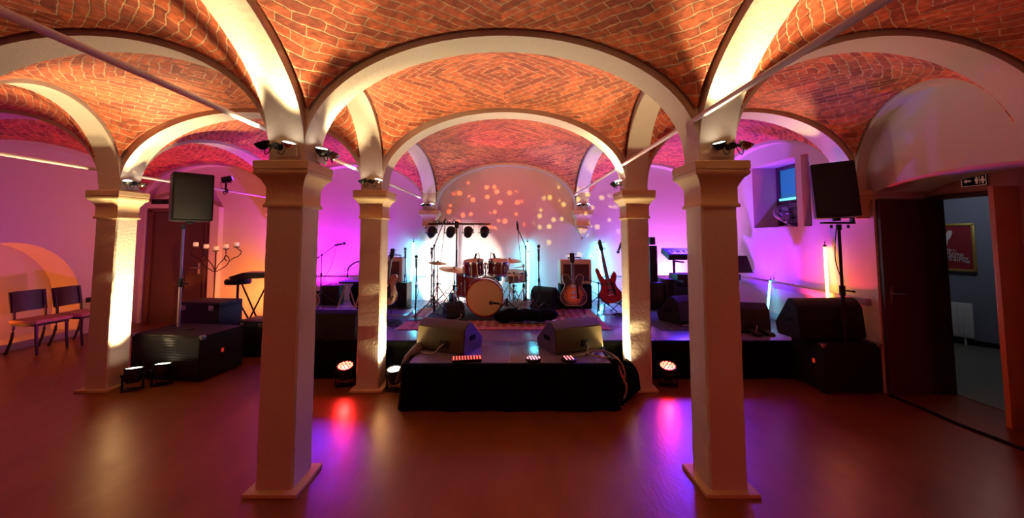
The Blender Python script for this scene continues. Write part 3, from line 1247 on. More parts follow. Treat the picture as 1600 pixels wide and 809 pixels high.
# effect projector throwing coloured dots on the back wall
def gobo(name, loc, target, power, angle, col, parent, scale=13):
    o = spot(name, loc, target, power, angle, .5, col, .004, parent)
    l = o.data
    l.use_nodes = True
    nt = l.node_tree
    em = [n for n in nt.nodes if n.type == 'EMISSION'][0]
    tc = nt.nodes.new('ShaderNodeTexCoord')
    vo = nt.nodes.new('ShaderNodeTexVoronoi')
    vo.inputs['Scale'].default_value = scale
    vo.inputs['Randomness'].default_value = .75
    mr = nt.nodes.new('ShaderNodeMapRange')
    mr.inputs['From Min'].default_value = .24
    mr.inputs['From Max'].default_value = .30
    mr.inputs['To Min'].default_value = 1
    mr.inputs['To Max'].default_value = .02
    nt.links.new(tc.outputs['Normal'], vo.inputs[0])
    nt.links.new(vo.outputs['Distance'], mr.inputs[0])
    nt.links.new(mr.outputs[0], em.inputs['Strength'])
    return o


t = thing('effect_lamp', 'small clamp-on effect lamp on the tie rod beside the left loudspeaker', 'stage lamp', (-4.45, 6.05, 2.325))
b = MB()
b.box((0, 0, 0), (.05, .06, .06), bevel=.01).cyl((0, 0, .02), (0, 0, .12), .014)
b.build('clamp', BLACK, t)
b = MB()
b.cyl((-.05, -.02, .16), (.07, .03, .20), .05, .045, 18).box((0, 0, .13), (.16, .03, .012))
b.build('lamp_body', BLACK, t)
b = MB()
b.cyl((.072, .031, .201), (.078, .034, .203), .038, seg=16)
b.build('lamp_lens', mat('violet_lens', (.3, .1, .5), .2, emit=(.4, .1, .9), es=1.5), t)
b = MB()
b.tube(catmull([(-.05, 0, .16), (-.09, .01, .10), (-.05, 0, .02), (-.02, 0, -.06), (.03, 0, -.03)], 5, False), .005, 6)
b.build('cable', BLACK, t)

# ------------------------------------------------------------------ light bar with four cans
t = thing('light_stand', 'black T-shaped stand carrying four stage cans behind the drums', 'light stand', (-.93, 6.95, STG))
bz = 1.83 - STG
b = MB()
b.cyl((0, 0, .3), (0, 0, .95), .018).cyl((0, 0, .9), (0, 0, bz + .02), .013)
b.build('pole', BLACK, t)
for k in range(3):
    a = PI / 2 + k * 2 * PI / 3
    b = MB()
    b.tube([(0, 0, .42), (.42 * math.cos(a), .42 * math.sin(a), .012)], .011)
    b.tube([(0, 0, .16), (.22 * math.cos(a), .22 * math.sin(a), .21)], .008)
    b.build('leg', BLACK, t)
b = MB()
b.box((.05, 0, bz), (1.12, .04, .03))
b.box((0, 0, bz - .02), (.07, .06, .12), bevel=.01)
b.build('crossbar', BLACK, t)
b = MB()
for i in range(9):
    x = -.42 + i * .05
    b.tube(catmull([(x, -.025, bz + .02), (x + .03, -.03, bz + .05 + .02 * math.sin(i * 2)), (x + .08, -.03, bz + .01), (x + .10, -.03, bz + .03)], 4, False), .007, 6)
b.build('cable', BLACK, t)
can_x = [-.45, -.06 - .05, .205, .50]
for x in can_x:
    c = Vector((x, 0, bz - .16))
    b = MB()
    T = Euler((R(112), 0, 0)).to_matrix()
    b.lathe([(.035, -.09), (.06, -.085), (.072, -.05), (.075, .03), (.085, .045), (.085, .10), (.078, .10), (.076, .05)], c, 'Z', 20, rot=(R(-62), 0, 0))
    h = b.build('can', BLACK, t)
    b = MB()
    b.cyl(c + Euler((R(-62), 0, 0)).to_matrix() @ Vector((0, 0, .045)), c + Euler((R(-62), 0, 0)).to_matrix() @ Vector((0, 0, .05)), .074, seg=18)
    b.build('lens', GRILLE, h)
    b = MB()
    for s in (-1, 1):
        b.box((x + s * .10, 0, bz - .10), (.006, .025, .16))
    b.box((x, 0, bz - .022), (.206, .025, .006)).cyl((x - .11, 0, bz - .16), (x + .11, 0, bz - .16), .008)
    b.build('yoke', BLACK, h)

# ------------------------------------------------------------------ light tubes
def tube_light(p0, p1, col, es, label, r=.014):
    t = thing('light_tube', label, 'light tube', p0)
    d = Vector(p1) - Vector(p0)
    b = MB()
    b.cyl(d * .03, d * .97, r, seg=12)
    b.build('glowing_tube', mat('tube_glow', col, .3, emit=col, es=es), t)
    b = MB()
    b.cyl(d * 0, d * .03, r * 1.2, seg=12).cyl(d * .97, d, r * 1.2, seg=12)
    n = d.normalized()
    b.tube([d, d + n * .03, d + n * .05 + Vector((.01, 0, .0))], .004, 6)
    b.build('end_caps', BLACK, t)
    return t


CYAN = (.10, .75, 1.0)
tube_light((-1.79, 7.12, .45), (-1.79, 7.32, 1.52), CYAN, 95, 'cyan glowing tube against the back wall left of the drums')
tube_light((.36, 7.12, .45), (.36, 7.32, 1.52), CYAN, 95, 'cyan glowing tube against the back wall behind the drum mic stands')
tube_light((1.72, 7.12, .45), (1.72, 7.32, 1.50), CYAN, 95, 'cyan glowing tube against the back wall above the bass guitar')
tube_light((3.74, 4.58, .66), (3.80, 4.66, 1.50), (1, .42, .06), 30, 'orange-yellow glowing tube leaning on the right wall behind the wedge speaker')
tube_light((3.70, 5.62, .44), (3.80, 5.66, .98), CYAN, 10, 'short cyan glowing tube low on the right wall')

# ------------------------------------------------------------------ loudspeakers
def jbl_badge(t, loc, rot=(PI / 2, 0, 0)):
    b = MB()
    b.box((0, 0, 0), (.035, .045, .004), bevel=.001)
    o = b.build('badge', mat('badge_red', (.8, .05, .03), .4, emit=(1, .08, .04), es=.25), t)
    o.location = loc
    o.rotation_euler = rot
    return o


def sub(x, y, rz, w, d, h, label, grille_side=1):
    t = thing('bass_speaker', label, 'loudspeaker', (x, y, 0), rz, 'large black bass speakers on the floor')
    b = MB()
    b.box((0, 0, .02 + (h - .02) / 2), (w, d, h - .02), bevel=.012)
    b.build('cabinet', CARPETB, t)
    b = MB()
    b.box((0, -d / 2 - .004, h / 2 + .01), (w - .05, .012, h - .07), bevel=.004)
    for i in range(14):
        b.box((0, -d / 2 - .012, .07 + i * (h - .12) / 13), (w - .07, .004, .006))
    b.build('grille', GRILLE, t)
    for sx in (-1, 1):
        for sy in (-1, 1):
            b = MB()
            b.cyl((sx * (w / 2 - .06), sy * (d / 2 - .06), 0), (sx * (w / 2 - .06), sy * (d / 2 - .06), .022), .025)
            b.build('foot', BLACKM, t)
            b = MB()
            b.box((sx * (w / 2 - .018), sy * (d / 2 - .018), h - .018), (.05, .05, .05), bevel=.012)
            b.build('corner_guard', STEEL if sy < 0 else BLACK, t)
    b = MB()
    b.cyl((0, 0, h - .001), (0, 0, h + .01), .045)
    b.build('pole_socket', BLACK, t)
    return t


s1 = sub(-3.80, 4.70, R(-8), .92, .56, .50, 'large black bass speaker on the floor right of the farthest left pillar')
jbl_badge(s1, (.463, -.02, .28), (PI / 2, 0, PI / 2))
s2 = sub(3.52, 4.265, R(0), .60, .44, .50, 'large black bass speaker on the floor beside the door recess')
jbl_badge(s2, (-.303, -.10, .30), (PI / 2, 0, -PI / 2))


def pa_top(loc, rz, label, w=.38, d=.32, h=.58, roll=0):
    t = thing('loudspeaker', label, 'loudspeaker', loc, 0, 'black loudspeakers raised on poles', rot=(R(-2), roll, rz))
    b = MB()
    poly = [(-w / 2, -d / 2), (w / 2, -d / 2), (w / 2, d * .1), (w * .32, d / 2), (-w * .32, d / 2), (-w / 2, d * .1)]
    b.prism(poly, h, lambda u, v, ww: (u, v, ww))
    bmesh.ops.bevel(b.b, geom=b.b.edges[:], offset=.008, segments=2, affect='EDGES')
    b.build('cabinet', BLACK, t)
    b = MB()
    b.box((0, -d / 2 - .004, h / 2), (w - .04, .012, h - .04), bevel=.004)
    b.build('grille', GRILLE, t)
    b = MB()
    b.cyl((w / 2 - .07, -d / 2 - .014, h - .06), (w / 2 - .07, -d / 2 - .009, h - .06), .016)
    b.build('badge', BLACKM, t)
    b = MB()
    b.cyl((0, 0, -.03), (0, 0, .005), .035)
    b.build('pole_mount', BLACK, t)
    return t


def pole(loc, h, label, z_up=None):
    t = thing('speaker_pole', label, 'speaker pole', loc, 0)
    b = MB()
    b.cyl((0, 0, 0), (0, 0, .55), .0185)
    b.build('lower_tube', STEEL if loc[0] < 0 else BLACK, t)
    b = MB()
    b.cyl((0, 0, .52), (0, 0, h), .0145)
    b.build('upper_tube', mat('pole_steel_violet', (.2, .18, .3), .35, metal=1) if loc[0] < 0 else BLACK, t)
    b = MB()
    b.cyl((0, 0, .48), (0, 0, .58), .027)
    b.build('collar', BLACK, t)
    b = MB()
    b.cyl((.02, 0, .53), (.10, -.02, .52), .008).sph((.105, -.02, .52), .013)
    b.build('knob', BLACK, t)
    b = MB()
    b.cyl((0, 0, h - .06), (0, 0, h), .024)
    b.build('top_adapter', BLACK, t)
    b = MB()
    b.tube(catmull([(.0, .03, h - .02), (-.03, .03, h * .7), (.03, .02, h * .45), (-.02, .02, h * .2), (.03, .03, .02)], 6, False), .005, 6)
    b.build('cable', BLACK, t)
    return t


pole((-4.00, 4.76, .51), 1.24, 'steel pole standing on the left bass speaker')
pa_top((-3.96, 4.80, 1.79), R(48), 'black loudspeaker on the pole above the left bass speaker', h=.58, w=.40, d=.36)
t = pole((3.49, 4.085, .51), 1.22, 'black pole standing on the right bass speaker')
b = MB()
b.box((-.01, 0, 1.235), (.33, .06, .02), bevel=.003).box((.145, 0, 1.47), (.018, .05, .49), bevel=.004).box((.13, 0, 1.70), (.04, .05, .06), bevel=.01)
b.cyl((-.08, 0, 1.215), (-.08, 0, 1.18), .012).cyl((.10, 0, 1.215), (.10, 0, 1.18), .012)
b.build('l_bracket', BLACK, t)
pa_top((3.43, 4.04, 1.795), R(-30), 'black loudspeaker held by a bracket above the right bass speaker', w=.36, d=.26, h=.57, roll=R(-3))


def wedge(loc, rz, label, w=.56, d=.42, h=.34, m=None, group='black wedge stage monitors', cable=True):
    """stage monitor; local -y is its tall back, sloping grille faces +y"""
    t = thing('stage_monitor', label, 'stage monitor', loc, rz, group)
    prof_ = [(-d / 2 + .02, 0), (-d / 2, .03), (-d / 2 + .03, h * .80), (-d / 2 + .10, h * .98), (-d / 2 + .16, h), (d / 2, h * .30), (d / 2 - .03, 0)]
    b = MB()
    b.prism(prof_, w, lambda u, v, ww: (ww - w / 2, u, v))
    bmesh.ops.bevel(b.b, geom=b.b.edges[:], offset=.008, segments=2, affect='EDGES')
    b.build('cabinet', m or CARPETB, t)
    a = math.atan2(h * .70, d - .16)
    b = MB()
    cy, cz = (-d / 2 + .16 + d / 2) / 2, h * .65
    L_ = math.hypot(h * .7, d - .16)
    b.box((0, cy + .006 * math.sin(a), cz + .006 * math.cos(a)), (w - .05, L_ - .04, .012), rot=(-a, 0, 0), bevel=.003)
    b.build('grille', GRILLE, t)
    for s in (-1, 1):
        b = MB()
        b.box((s * (w / 2 + .001), -.02, h * .45), (.008, .12, .05), bevel=.003)
        b.build('handle', BLACKM, t)
    b = MB()
    b.box((.06, -d / 2 - .0005, h * .3), (.10, .014, .07), bevel=.003)
    b.build('connector_plate', BLACK, t)
    if cable:
        b = MB()
        b.tube(catmull([(.06, -d / 2 - .01, h * .3), (.05, -d / 2 - .06, h * .25), (.0, -d / 2 - .09, .02), (-.1, -d / 2 - .10, .008), (-.24, -d / 2 - .06, .008)], 6, False), .006, 6)
        b.build('cable', mat('grey_cable', (.25, .25, .25), .5), t)
    return t


WB = mat('yellow_lit_wedge', (.045, .031, .006), .42, noise=.2)  # yellow light on the wedge backs put into their colour
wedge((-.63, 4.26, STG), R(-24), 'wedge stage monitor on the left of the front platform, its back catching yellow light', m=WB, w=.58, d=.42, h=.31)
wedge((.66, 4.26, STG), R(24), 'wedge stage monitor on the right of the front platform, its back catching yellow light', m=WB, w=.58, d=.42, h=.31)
wedge((3.42, 4.325, .515), R(4), 'black wedge monitor lying on the right bass speaker', w=.74, d=.36, h=.42, cable=False)
wedge((2.42, 5.55, STG + .01), R(25), 'black wedge monitor on the dark rug left of the near right pillar', w=.46, d=.40, h=.36)
wedge((3.02, 5.02, STG), R(-12), 'black wedge monitor on the stage just right of the near right pillar', w=.46, d=.36, h=.36)
wedge((.64, 6.50, STG + .01), R(-38), 'black wedge monitor standing behind the tall vertical microphone', w=.42, d=.40, h=.36)
wedge((-.80, 5.72, STG + .02), R(28), 'small dark wedge speaker left of the bass drum', w=.27, d=.24, h=.22)

# black flight case with sloping top behind left bass speaker
t = thing('equipment_case', 'black equipment case standing behind the left bass speaker', 'case', (-4.12, 5.42, 0), R(-6))
b = MB()
b.box((0, 0, .33), (.62, .40, .66), bevel=.012)
b.build('body', BLACK, t)
b = MB()
b.box((0, 0, .69), (.62, .40, .07), bevel=.014)
b.build('lid', BLACK, t)
for s in (-1, 1):
    b = MB()
    b.box((s * .2, -.205, .655), (.07, .012, .06), bevel=.004)
    b.build('latch', STEEL, t)

# square speaker box on stage edge left
t = thing('monitor_box', 'dark reddish-lit monitor speaker on the stage edge behind the near left pillar', 'stage monitor', (-2.02, 4.72, STG), R(-6))
b = MB()
b.prism([(-.2, 0), (-.2, .30), (-.14, .34), (.12, .30), (.2, .05), (.2, 0)], .56, lambda u, v, ww: (ww - .28, u, v))
bmesh.ops.bevel(b.b, geom=b.b.edges[:], offset=.01, segments=2, affect='EDGES')
b.build('cabinet', CARPETB, t)
b = MB()
b.tube(catmull([(-.15, -.205, .10), (-.14, -.24, .14), (-.10, -.25, .08), (-.06, -.24, .02), (.0, -.25, .01)], 5, False), .006, 6)
b.build('cable', BLACK, t)
b = MB()
b.box((-.15, -.202, .11), (.1, .012, .07), bevel=.003)
b.build('connector_plate', GRILLE, t)

# ------------------------------------------------------------------ drum kit
def drum(loc, rot, r, d, label, cat='drum', name='drum', lugs=8, top=HEADM, shell=REDP, legs=False, group='drums of the red kit'):
    """local z = drum axis, head at +d/2"""
    t = thing(name, label, cat, loc, 0, group, rot=rot)
    b = MB()
    b.cyl((0, 0, -d / 2), (0, 0, d / 2), r, seg=40)
    b.build('shell', shell, t)
    for s, n in ((1, 'batter_head'), (-1, 'resonant_head')):
        b = MB()
        b.cyl((0, 0, s * d / 2), (0, 0, s * (d / 2 + .006)), r * .985, seg=40)
        b.build(n, top, t)
        b = MB()
        z = s * d / 2
        b.lathe([(r + .002, z - .014), (r + .014, z - .014), (r + .014, z + .014), (r - .004, z + .014), (r - .004, z + .007), (r + .0005, z + .007)], seg=40, closed=True)
        b.build('hoop', CHROME if r < .25 else REDP, t)
    for k in range(lugs):
        a = 2 * PI * k / lugs + .2
        b = MB()
        c = ((r + .012) * math.cos(a), (r + .012) * math.sin(a))
        b.box((c[0], c[1], 0), (.018, .018, min(.09, d * .4)), rot=(0, 0, a), bevel=.004)
        b.cyl((c[0] * 1.0, c[1] * 1.0, -d / 2), (c[0], c[1], d / 2), .0035, seg=6)
        b.build('lug', CHROME, t)
    return t


bd = drum((-.35, 5.92, STG + .297), (PI / 2, 0, 0), .262, .34, 'red bass drum with cream front skin standing at the centre of the kit')
for s in (-1, 1):
    b = MB()
    b.tube([(s * .255, -.06, .12), (s * .34, -.275, .24)], .009)
    b.build('spur', CHROME, bd)
rr = PI / 2
drum((-.53, 5.95, STG + .72), (R(8), R(-4), 0), .15, .20, 'left rack tom of the drum kit above the bass drum', lugs=6, shell=mat('dark_red_shell', (.12, .012, .012), .25, coat=.5))
drum((-.16, 5.97, STG + .725), (R(8), R(4), 0), .15, .19, 'right rack tom of the drum kit above the bass drum', lugs=6, shell=mat('dark_red_shell', (.12, .012, .012), .25, coat=.5))
ft = drum((-.68, 6.40, STG + .42), (0, 0, 0), .19, .36, 'red floor tom on three legs at the left of the kit', lugs=6)
for k in range(3):
    a = k * 2 * PI / 3 + .5
    b = MB()
    b.tube([(.215 * math.cos(a), .215 * math.sin(a), .08), (.215 * math.cos(a), .215 * math.sin(a), -.30), (.25 * math.cos(a), .25 * math.sin(a), -.40)], .007)
    b.build('leg', CHROME, ft)
drum((.12, 6.30, STG + .56), (R(4), 0, 0), .18, .13, 'shallow snare drum on the right side of the kit', lugs=8, shell=STEEL)
t = thing('tom_mount', 'chrome double tom mount between the two rack toms', 'drum mount', (-.35, 6.0, STG))
b = MB()
b.cyl((0, 0, .575), (0, 0, .80), .012).tube([(-.16, 0, .74), (0, 0, .78), (.16, 0, .74)], .009).sph((0, 0, .78), .022)
b.build('post', CHROME, t)


def tripod(b, h=.35, r=.26, rad=.006, n=3, a0=.5, zc=.0, brace=True):
    for k in range(n):
        a = a0 + k * 2 * PI / n
        c, s_ = math.cos(a), math.sin(a)
        b.tube([(0, 0, h), (r * c, r * s_, .01)], rad)
        if brace:
            b.tube([(0, 0, .10), (r * .55 * c, r * .55 * s_, .01 + (h - .01) * .45)], rad * .8)
        b.sph((r * c, r * s_, .012), .012, seg=8)


def cymbal(x, y, zc, r, label, tilt=(0, 0), a0=.5, m=BRASS, name='cymbal', base=STG + .01, h2=True, standlab='cymbal stand', boom=None, lo=.02):
    t = thing('cymbal_stand', standlab, 'cymbal stand', (x, y, base), 0, 'chrome cymbal stands')
    H = zc - base
    b = MB()
    tripod(b, .40, .27, .007, a0=a0)
    b.build('tripod_legs', CHROME, t)
    b = MB()
    b.cyl((0, 0, .05), (0, 0, H * .55), .0125).cyl((0, 0, H * .5), (0, 0, H - lo), .009).cyl((0, 0, H - lo), (0, 0, H + .035), .004)
    b.build('tube', CHROME, t)
    for z in (.42, H * .55):
        b = MB()
        b.cyl((0, 0, z - .02), (0, 0, z + .02), .020).cyl((.01, 0, z), (.05, 0, z), .006).box((.055, 0, z), (.006, .03, .014))
        b.build('clamp', BLACK, t)
    b = MB()
    b.cyl((0, 0, H + .012), (0, 0, H + .03), .012)
    b.build('wing_nut', BLACK, t)
    c = thing(name, label, 'cymbal', (x, y, zc), 0, 'bronze cymbals of the drum kit', rot=(tilt[0], tilt[1], 0))
    b = MB()
    b.lathe([(.006, .010), (.022, .009), (.034, .0), (r * .6, -.008), (r, -.018), (r, -.0195), (r * .6, -.010), (.034, -.0025), (.022, .006), (.006, .0075)], seg=40)
    b.build('plate', m, c)
    b = MB()
    b.cyl((0, 0, .009), (0, 0, .014), .014)
    b.build('felt', BLACKM, c)
    return t, c


cymbal(-1.14, 6.28, 1.19, .15, 'small bronze cymbal at the far left of the drum kit', (R(6), R(6)), .4, standlab='stand of the small cymbal at the far left of the drum kit')
cymbal(-.84, 6.02, 1.11, .23, 'large bronze cymbal on the left side of the drum kit', (R(6), R(7)), 1.1, standlab='stand of the large cymbal on the left side of the drum kit')
cymbal(.02, 6.45, 1.22, .20, 'bronze cymbal above and right of the rack toms', (R(8), R(3)), .9, standlab='stand of the cymbal above and right of the rack toms')
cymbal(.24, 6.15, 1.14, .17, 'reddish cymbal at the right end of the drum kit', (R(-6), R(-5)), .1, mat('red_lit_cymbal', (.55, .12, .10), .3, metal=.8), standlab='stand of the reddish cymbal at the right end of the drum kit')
cymbal(.08, 6.05, 1.02, .13, 'lower hi-hat cymbal beside the snare drum', (0, 0), 1.4, standlab='low hi-hat stand beside the snare drum')

t = thing('drum_throne', 'round black drummer stool behind the kit', 'stool', (-.28, 6.75, STG + .014))
b = MB()
tripod(b, .28, .24, .009)
b.build('tripod_legs', CHROME, t)
b = MB()
b.lathe([(.01, .42), (.16, .42), (.17, .44), (.17, .48), (.155, .50), (.01, .505)], seg=28)
b.build('seat', BLACK, t)
b = MB()
b.cyl((0, 0, .1), (0, 0, .43), .014)
b.build('post', CHROME, t)


# ------------------------------------------------------------------ microphones
def mic(p, d, label, L=.17, r=.024):
    """p grip end, d pointing direction of head"""
    d = Vector(d).normalized()
    t = thing('microphone', label, 'microphone', p, 0, 'stage microphones')
    b = MB()
    b.cyl((0, 0, 0), d * L * .7, .011, .017, 14)
    b.build('handle', BLACK, t)
    b = MB()
    b.cyl(d * L * .68, d * L * .74, .023, seg=14)
    b.build('ring', STEEL, t)
    b = MB()
    b.sph(d * L * .85, r, seg=14)
    b.build('grille', GRILLE, t)
    return t


def stand(x, y, z, h, label, boom=None, base='tripod', a0=.4, miclab=None, mdir=None, mL=.17, pm=BLACK, mat_=BLACK, mr=.024):
    """boom: vector from pole top to boom end"""
    t = thing('microphone_stand', label, 'microphone stand', (x, y, z), 0, 'microphone stands on the stage')
    b = MB()
    if base == 'tripod':
        tripod(b, .26, .30, .0075, a0=a0, brace=False)
        b.cyl((0, 0, .22), (0, 0, .29), .018)
    else:
        b.lathe([(.125, 0), (.13, .004), (.13, .014), (.11, .022), (.02, .03), (.016, .045)], seg=28)
    b.build('base', mat_, t)
    b = MB()
    b.cyl((0, 0, .02), (0, 0, h * .62), .010).cyl((0, 0, h * .6), (0, 0, h), .007)
    b.build('pole', mat_, t)
    b = MB()
    b.cyl((0, 0, h * .60), (0, 0, h * .66), .015)
    b.build('clutch', mat_, t)
    end = Vector((0, 0, h))
    if boom:
        v = Vector(boom)
        b = MB()
        b.cyl(end - v * .28, end + v, .0065)
        b.build('boom', mat_, t)
        b = MB()
        b.cyl(end - v * .30, end - v * .22, .013).sph(end, .020, seg=10)
        b.build('boom_joint', mat_, t)
        end = end + v
    if miclab:
        dd = mdir or (0, -.3, .95)
        b = MB()
        dv = Vector(dd).normalized()
        b.cyl(end - dv * .02, end + dv * .05, .014, .017)
        b.build('clip', BLACK, t)
        mic(Vector((x, y, z)) + end + dv * .0, dd, miclab, mL, mr)
    b = MB()
    b.tube(catmull([(end.x, end.y + .02, end.z - .01), (end.x * .6, .03, h * .8), (.025, .02, h * .5), (-.02, .02, h * .25), (.03, .03, .03), (.12, .06, .012)], 6, False), .0045, 6)
    b.build('cable', BLACK, t)
    return t


stand(-3.18, 6.62, STG, .88, 'tall boom stand in front of the magenta-lit wall at the far left of the stage', (.26, -.05, .17), a0=.4, miclab='microphone on the boom in front of the magenta-lit wall', mdir=(.95, 0, .18))
stand(-1.33, 5.62, STG, .76, 'straight round-base stand left of the drum kit, in front of the white glow', None, 'round', miclab='bluish microphone upright on the round-base stand left of the drums', mdir=(.02, -.15, .98))
stand(-1.75, 6.6, STG, .84, 'straight stand beside the pillar, farthest left of the drum microphones', None, 'round', miclab='upright microphone nearest the pillar at the left of the drums', mdir=(0, -.1, .98))
stand(-1.12, 5.86, STG + .015, 1.04, 'boom stand reaching up to the light bar, with wide tripod legs', (.16, .02, .42), 'tripod', a0=PI / 2 + .1)
stand(-1.32, 6.7, STG, .84, 'stand behind the small cymbal at the far left of the kit', None, 'round', miclab='upright microphone behind the small far left cymbal', mdir=(0, -.1, .98))
stand(.26, 5.80, STG + .02, 1.02, 'boom stand right of the drums with its mic loop raised over the cymbals', (-.12, .0, .27), 'tripod', a0=PI / 2, miclab='small overhead microphone at the tip of the boom right of the drums', mdir=(-.1, 0, .99), mL=.12, mr=.014)
stand(.46, 5.9, STG + .01, .83, 'straight stand with the tall vertical microphone between drums and guitar amplifier', None, 'tripod', a0=1.9, miclab='thick black vertical microphone right of the drums', mdir=(0, 0, 1), mL=.24, mr=.026)
stand(1.42, 6.15, STG, .46, 'low boom stand between guitar amplifier and bass guitar', (-.24, -.05, .08), 'tripod', a0=.2, miclab='microphone on the low boom aimed at the guitar amplifier', mdir=(-.9, .2, .1))
stand(-.02, 5.58, STG + .02, .20, 'low boom stand in front of the bass drum', (-.13, .0, .02), 'tripod', a0=.2, miclab='microphone aimed at the front skin of the bass drum', mdir=(-.9, .25, .05), mL=.12, mr=.03)
stand(1.93, 6.3, STG, 1.02, 'stand hidden mostly by the pillar right of the platform', (-.12, -.06, .06), 'tripod', a0=1.2, miclab='microphone peeking out left of the pillar right of the platform', mdir=(-.35, -.1, -.9))
# clip-on tom mics
for x, y, lab in ((-.45, 5.80, 'small clip-on microphone on a gooseneck over the left rack tom'), (-.25, 5.82, 'small clip-on microphone on a gooseneck over the right rack tom')):
    t = thing('drum_microphone', lab, 'microphone', (x, y, STG + .84), 0, 'clip-on drum microphones')
    b = MB()
    s = -1 if x < -.4 else 1
    b.tube(catmull([(s * .0, 0, .0), (s * -.02, -.02, .06), (s * .0, -.03, .11), (s * .03, -.03, .09)], 5, False), .006, 6)
    b.build('gooseneck', BLACK, t)
    b = MB()
    b.cyl((s * .03, -.03, .10), (s * .045, -.025, .03), .015, .018)
    b.build('capsule', BLACK, t)
    b = MB()
    b.box((0, 0, -.01), (.025, .03, .04), bevel=.004)
    b.build('clamp', BLACK, t)


# ------------------------------------------------------------------ guitars
def grad_mat(name, c_in, c_out, cx=0, cz=.17, r=.20):
    m = mat(name, c_in, .35, coat=.15)
    nt = m.node_tree
    L = nt.links.new
    tc = nt.nodes.new('ShaderNodeTexCoord')
    mp = nt.nodes.new('ShaderNodeMapping')
    mp.inputs['Location'].default_value = (-cx / r, 0, -cz / r)
    mp.inputs['Scale'].default_value = (1 / r, 0, 1 / r)
    g = nt.nodes.new('ShaderNodeTexGradient')
    g.gradient_type = 'SPHERICAL'
    cr = nt.nodes.new('ShaderNodeValToRGB')
    cr.color_ramp.elements[0].position = .15
    cr.color_ramp.elements[0].color = (*c_out, 1)
    cr.color_ramp.elements[1].position = .6
    cr.color_ramp.elements[1].color = (*c_in, 1)
    L(tc.outputs['Object'], mp.inputs[0])
    L(mp.outputs[0], g.inputs[0])
    L(g.outputs[0], cr.inputs[0])
    L(cr.outputs[0], nt.nodes['Principled BSDF'].inputs['Base Color'])
    return m


SEMI = [(0, 0), (.12, .01), (.19, .07), (.20, .16), (.155, .25), (.13, .31), (.155, .38), (.16, .44), (.12, .475), (.065, .45), (.04, .40), (0, .39),
        (-.04, .40), (-.065, .45), (-.12, .475), (-.16, .44), (-.155, .38), (-.13, .31), (-.155, .25), (-.20, .16), (-.19, .07), (-.12, .01)]
STRAT = [(0, 0), (.10, .01), (.16, .06), (.17, .14), (.125, .22), (.11, .29), (.14, .36), (.15, .43), (.115, .47), (.08, .43), (.05, .38), (0, .37),
         (-.05, .38), (-.085, .47), (-.12, .56), (-.155, .53), (-.14, .42), (-.12, .32), (-.13, .24), (-.17, .16), (-.16, .06), (-.10, .01)]


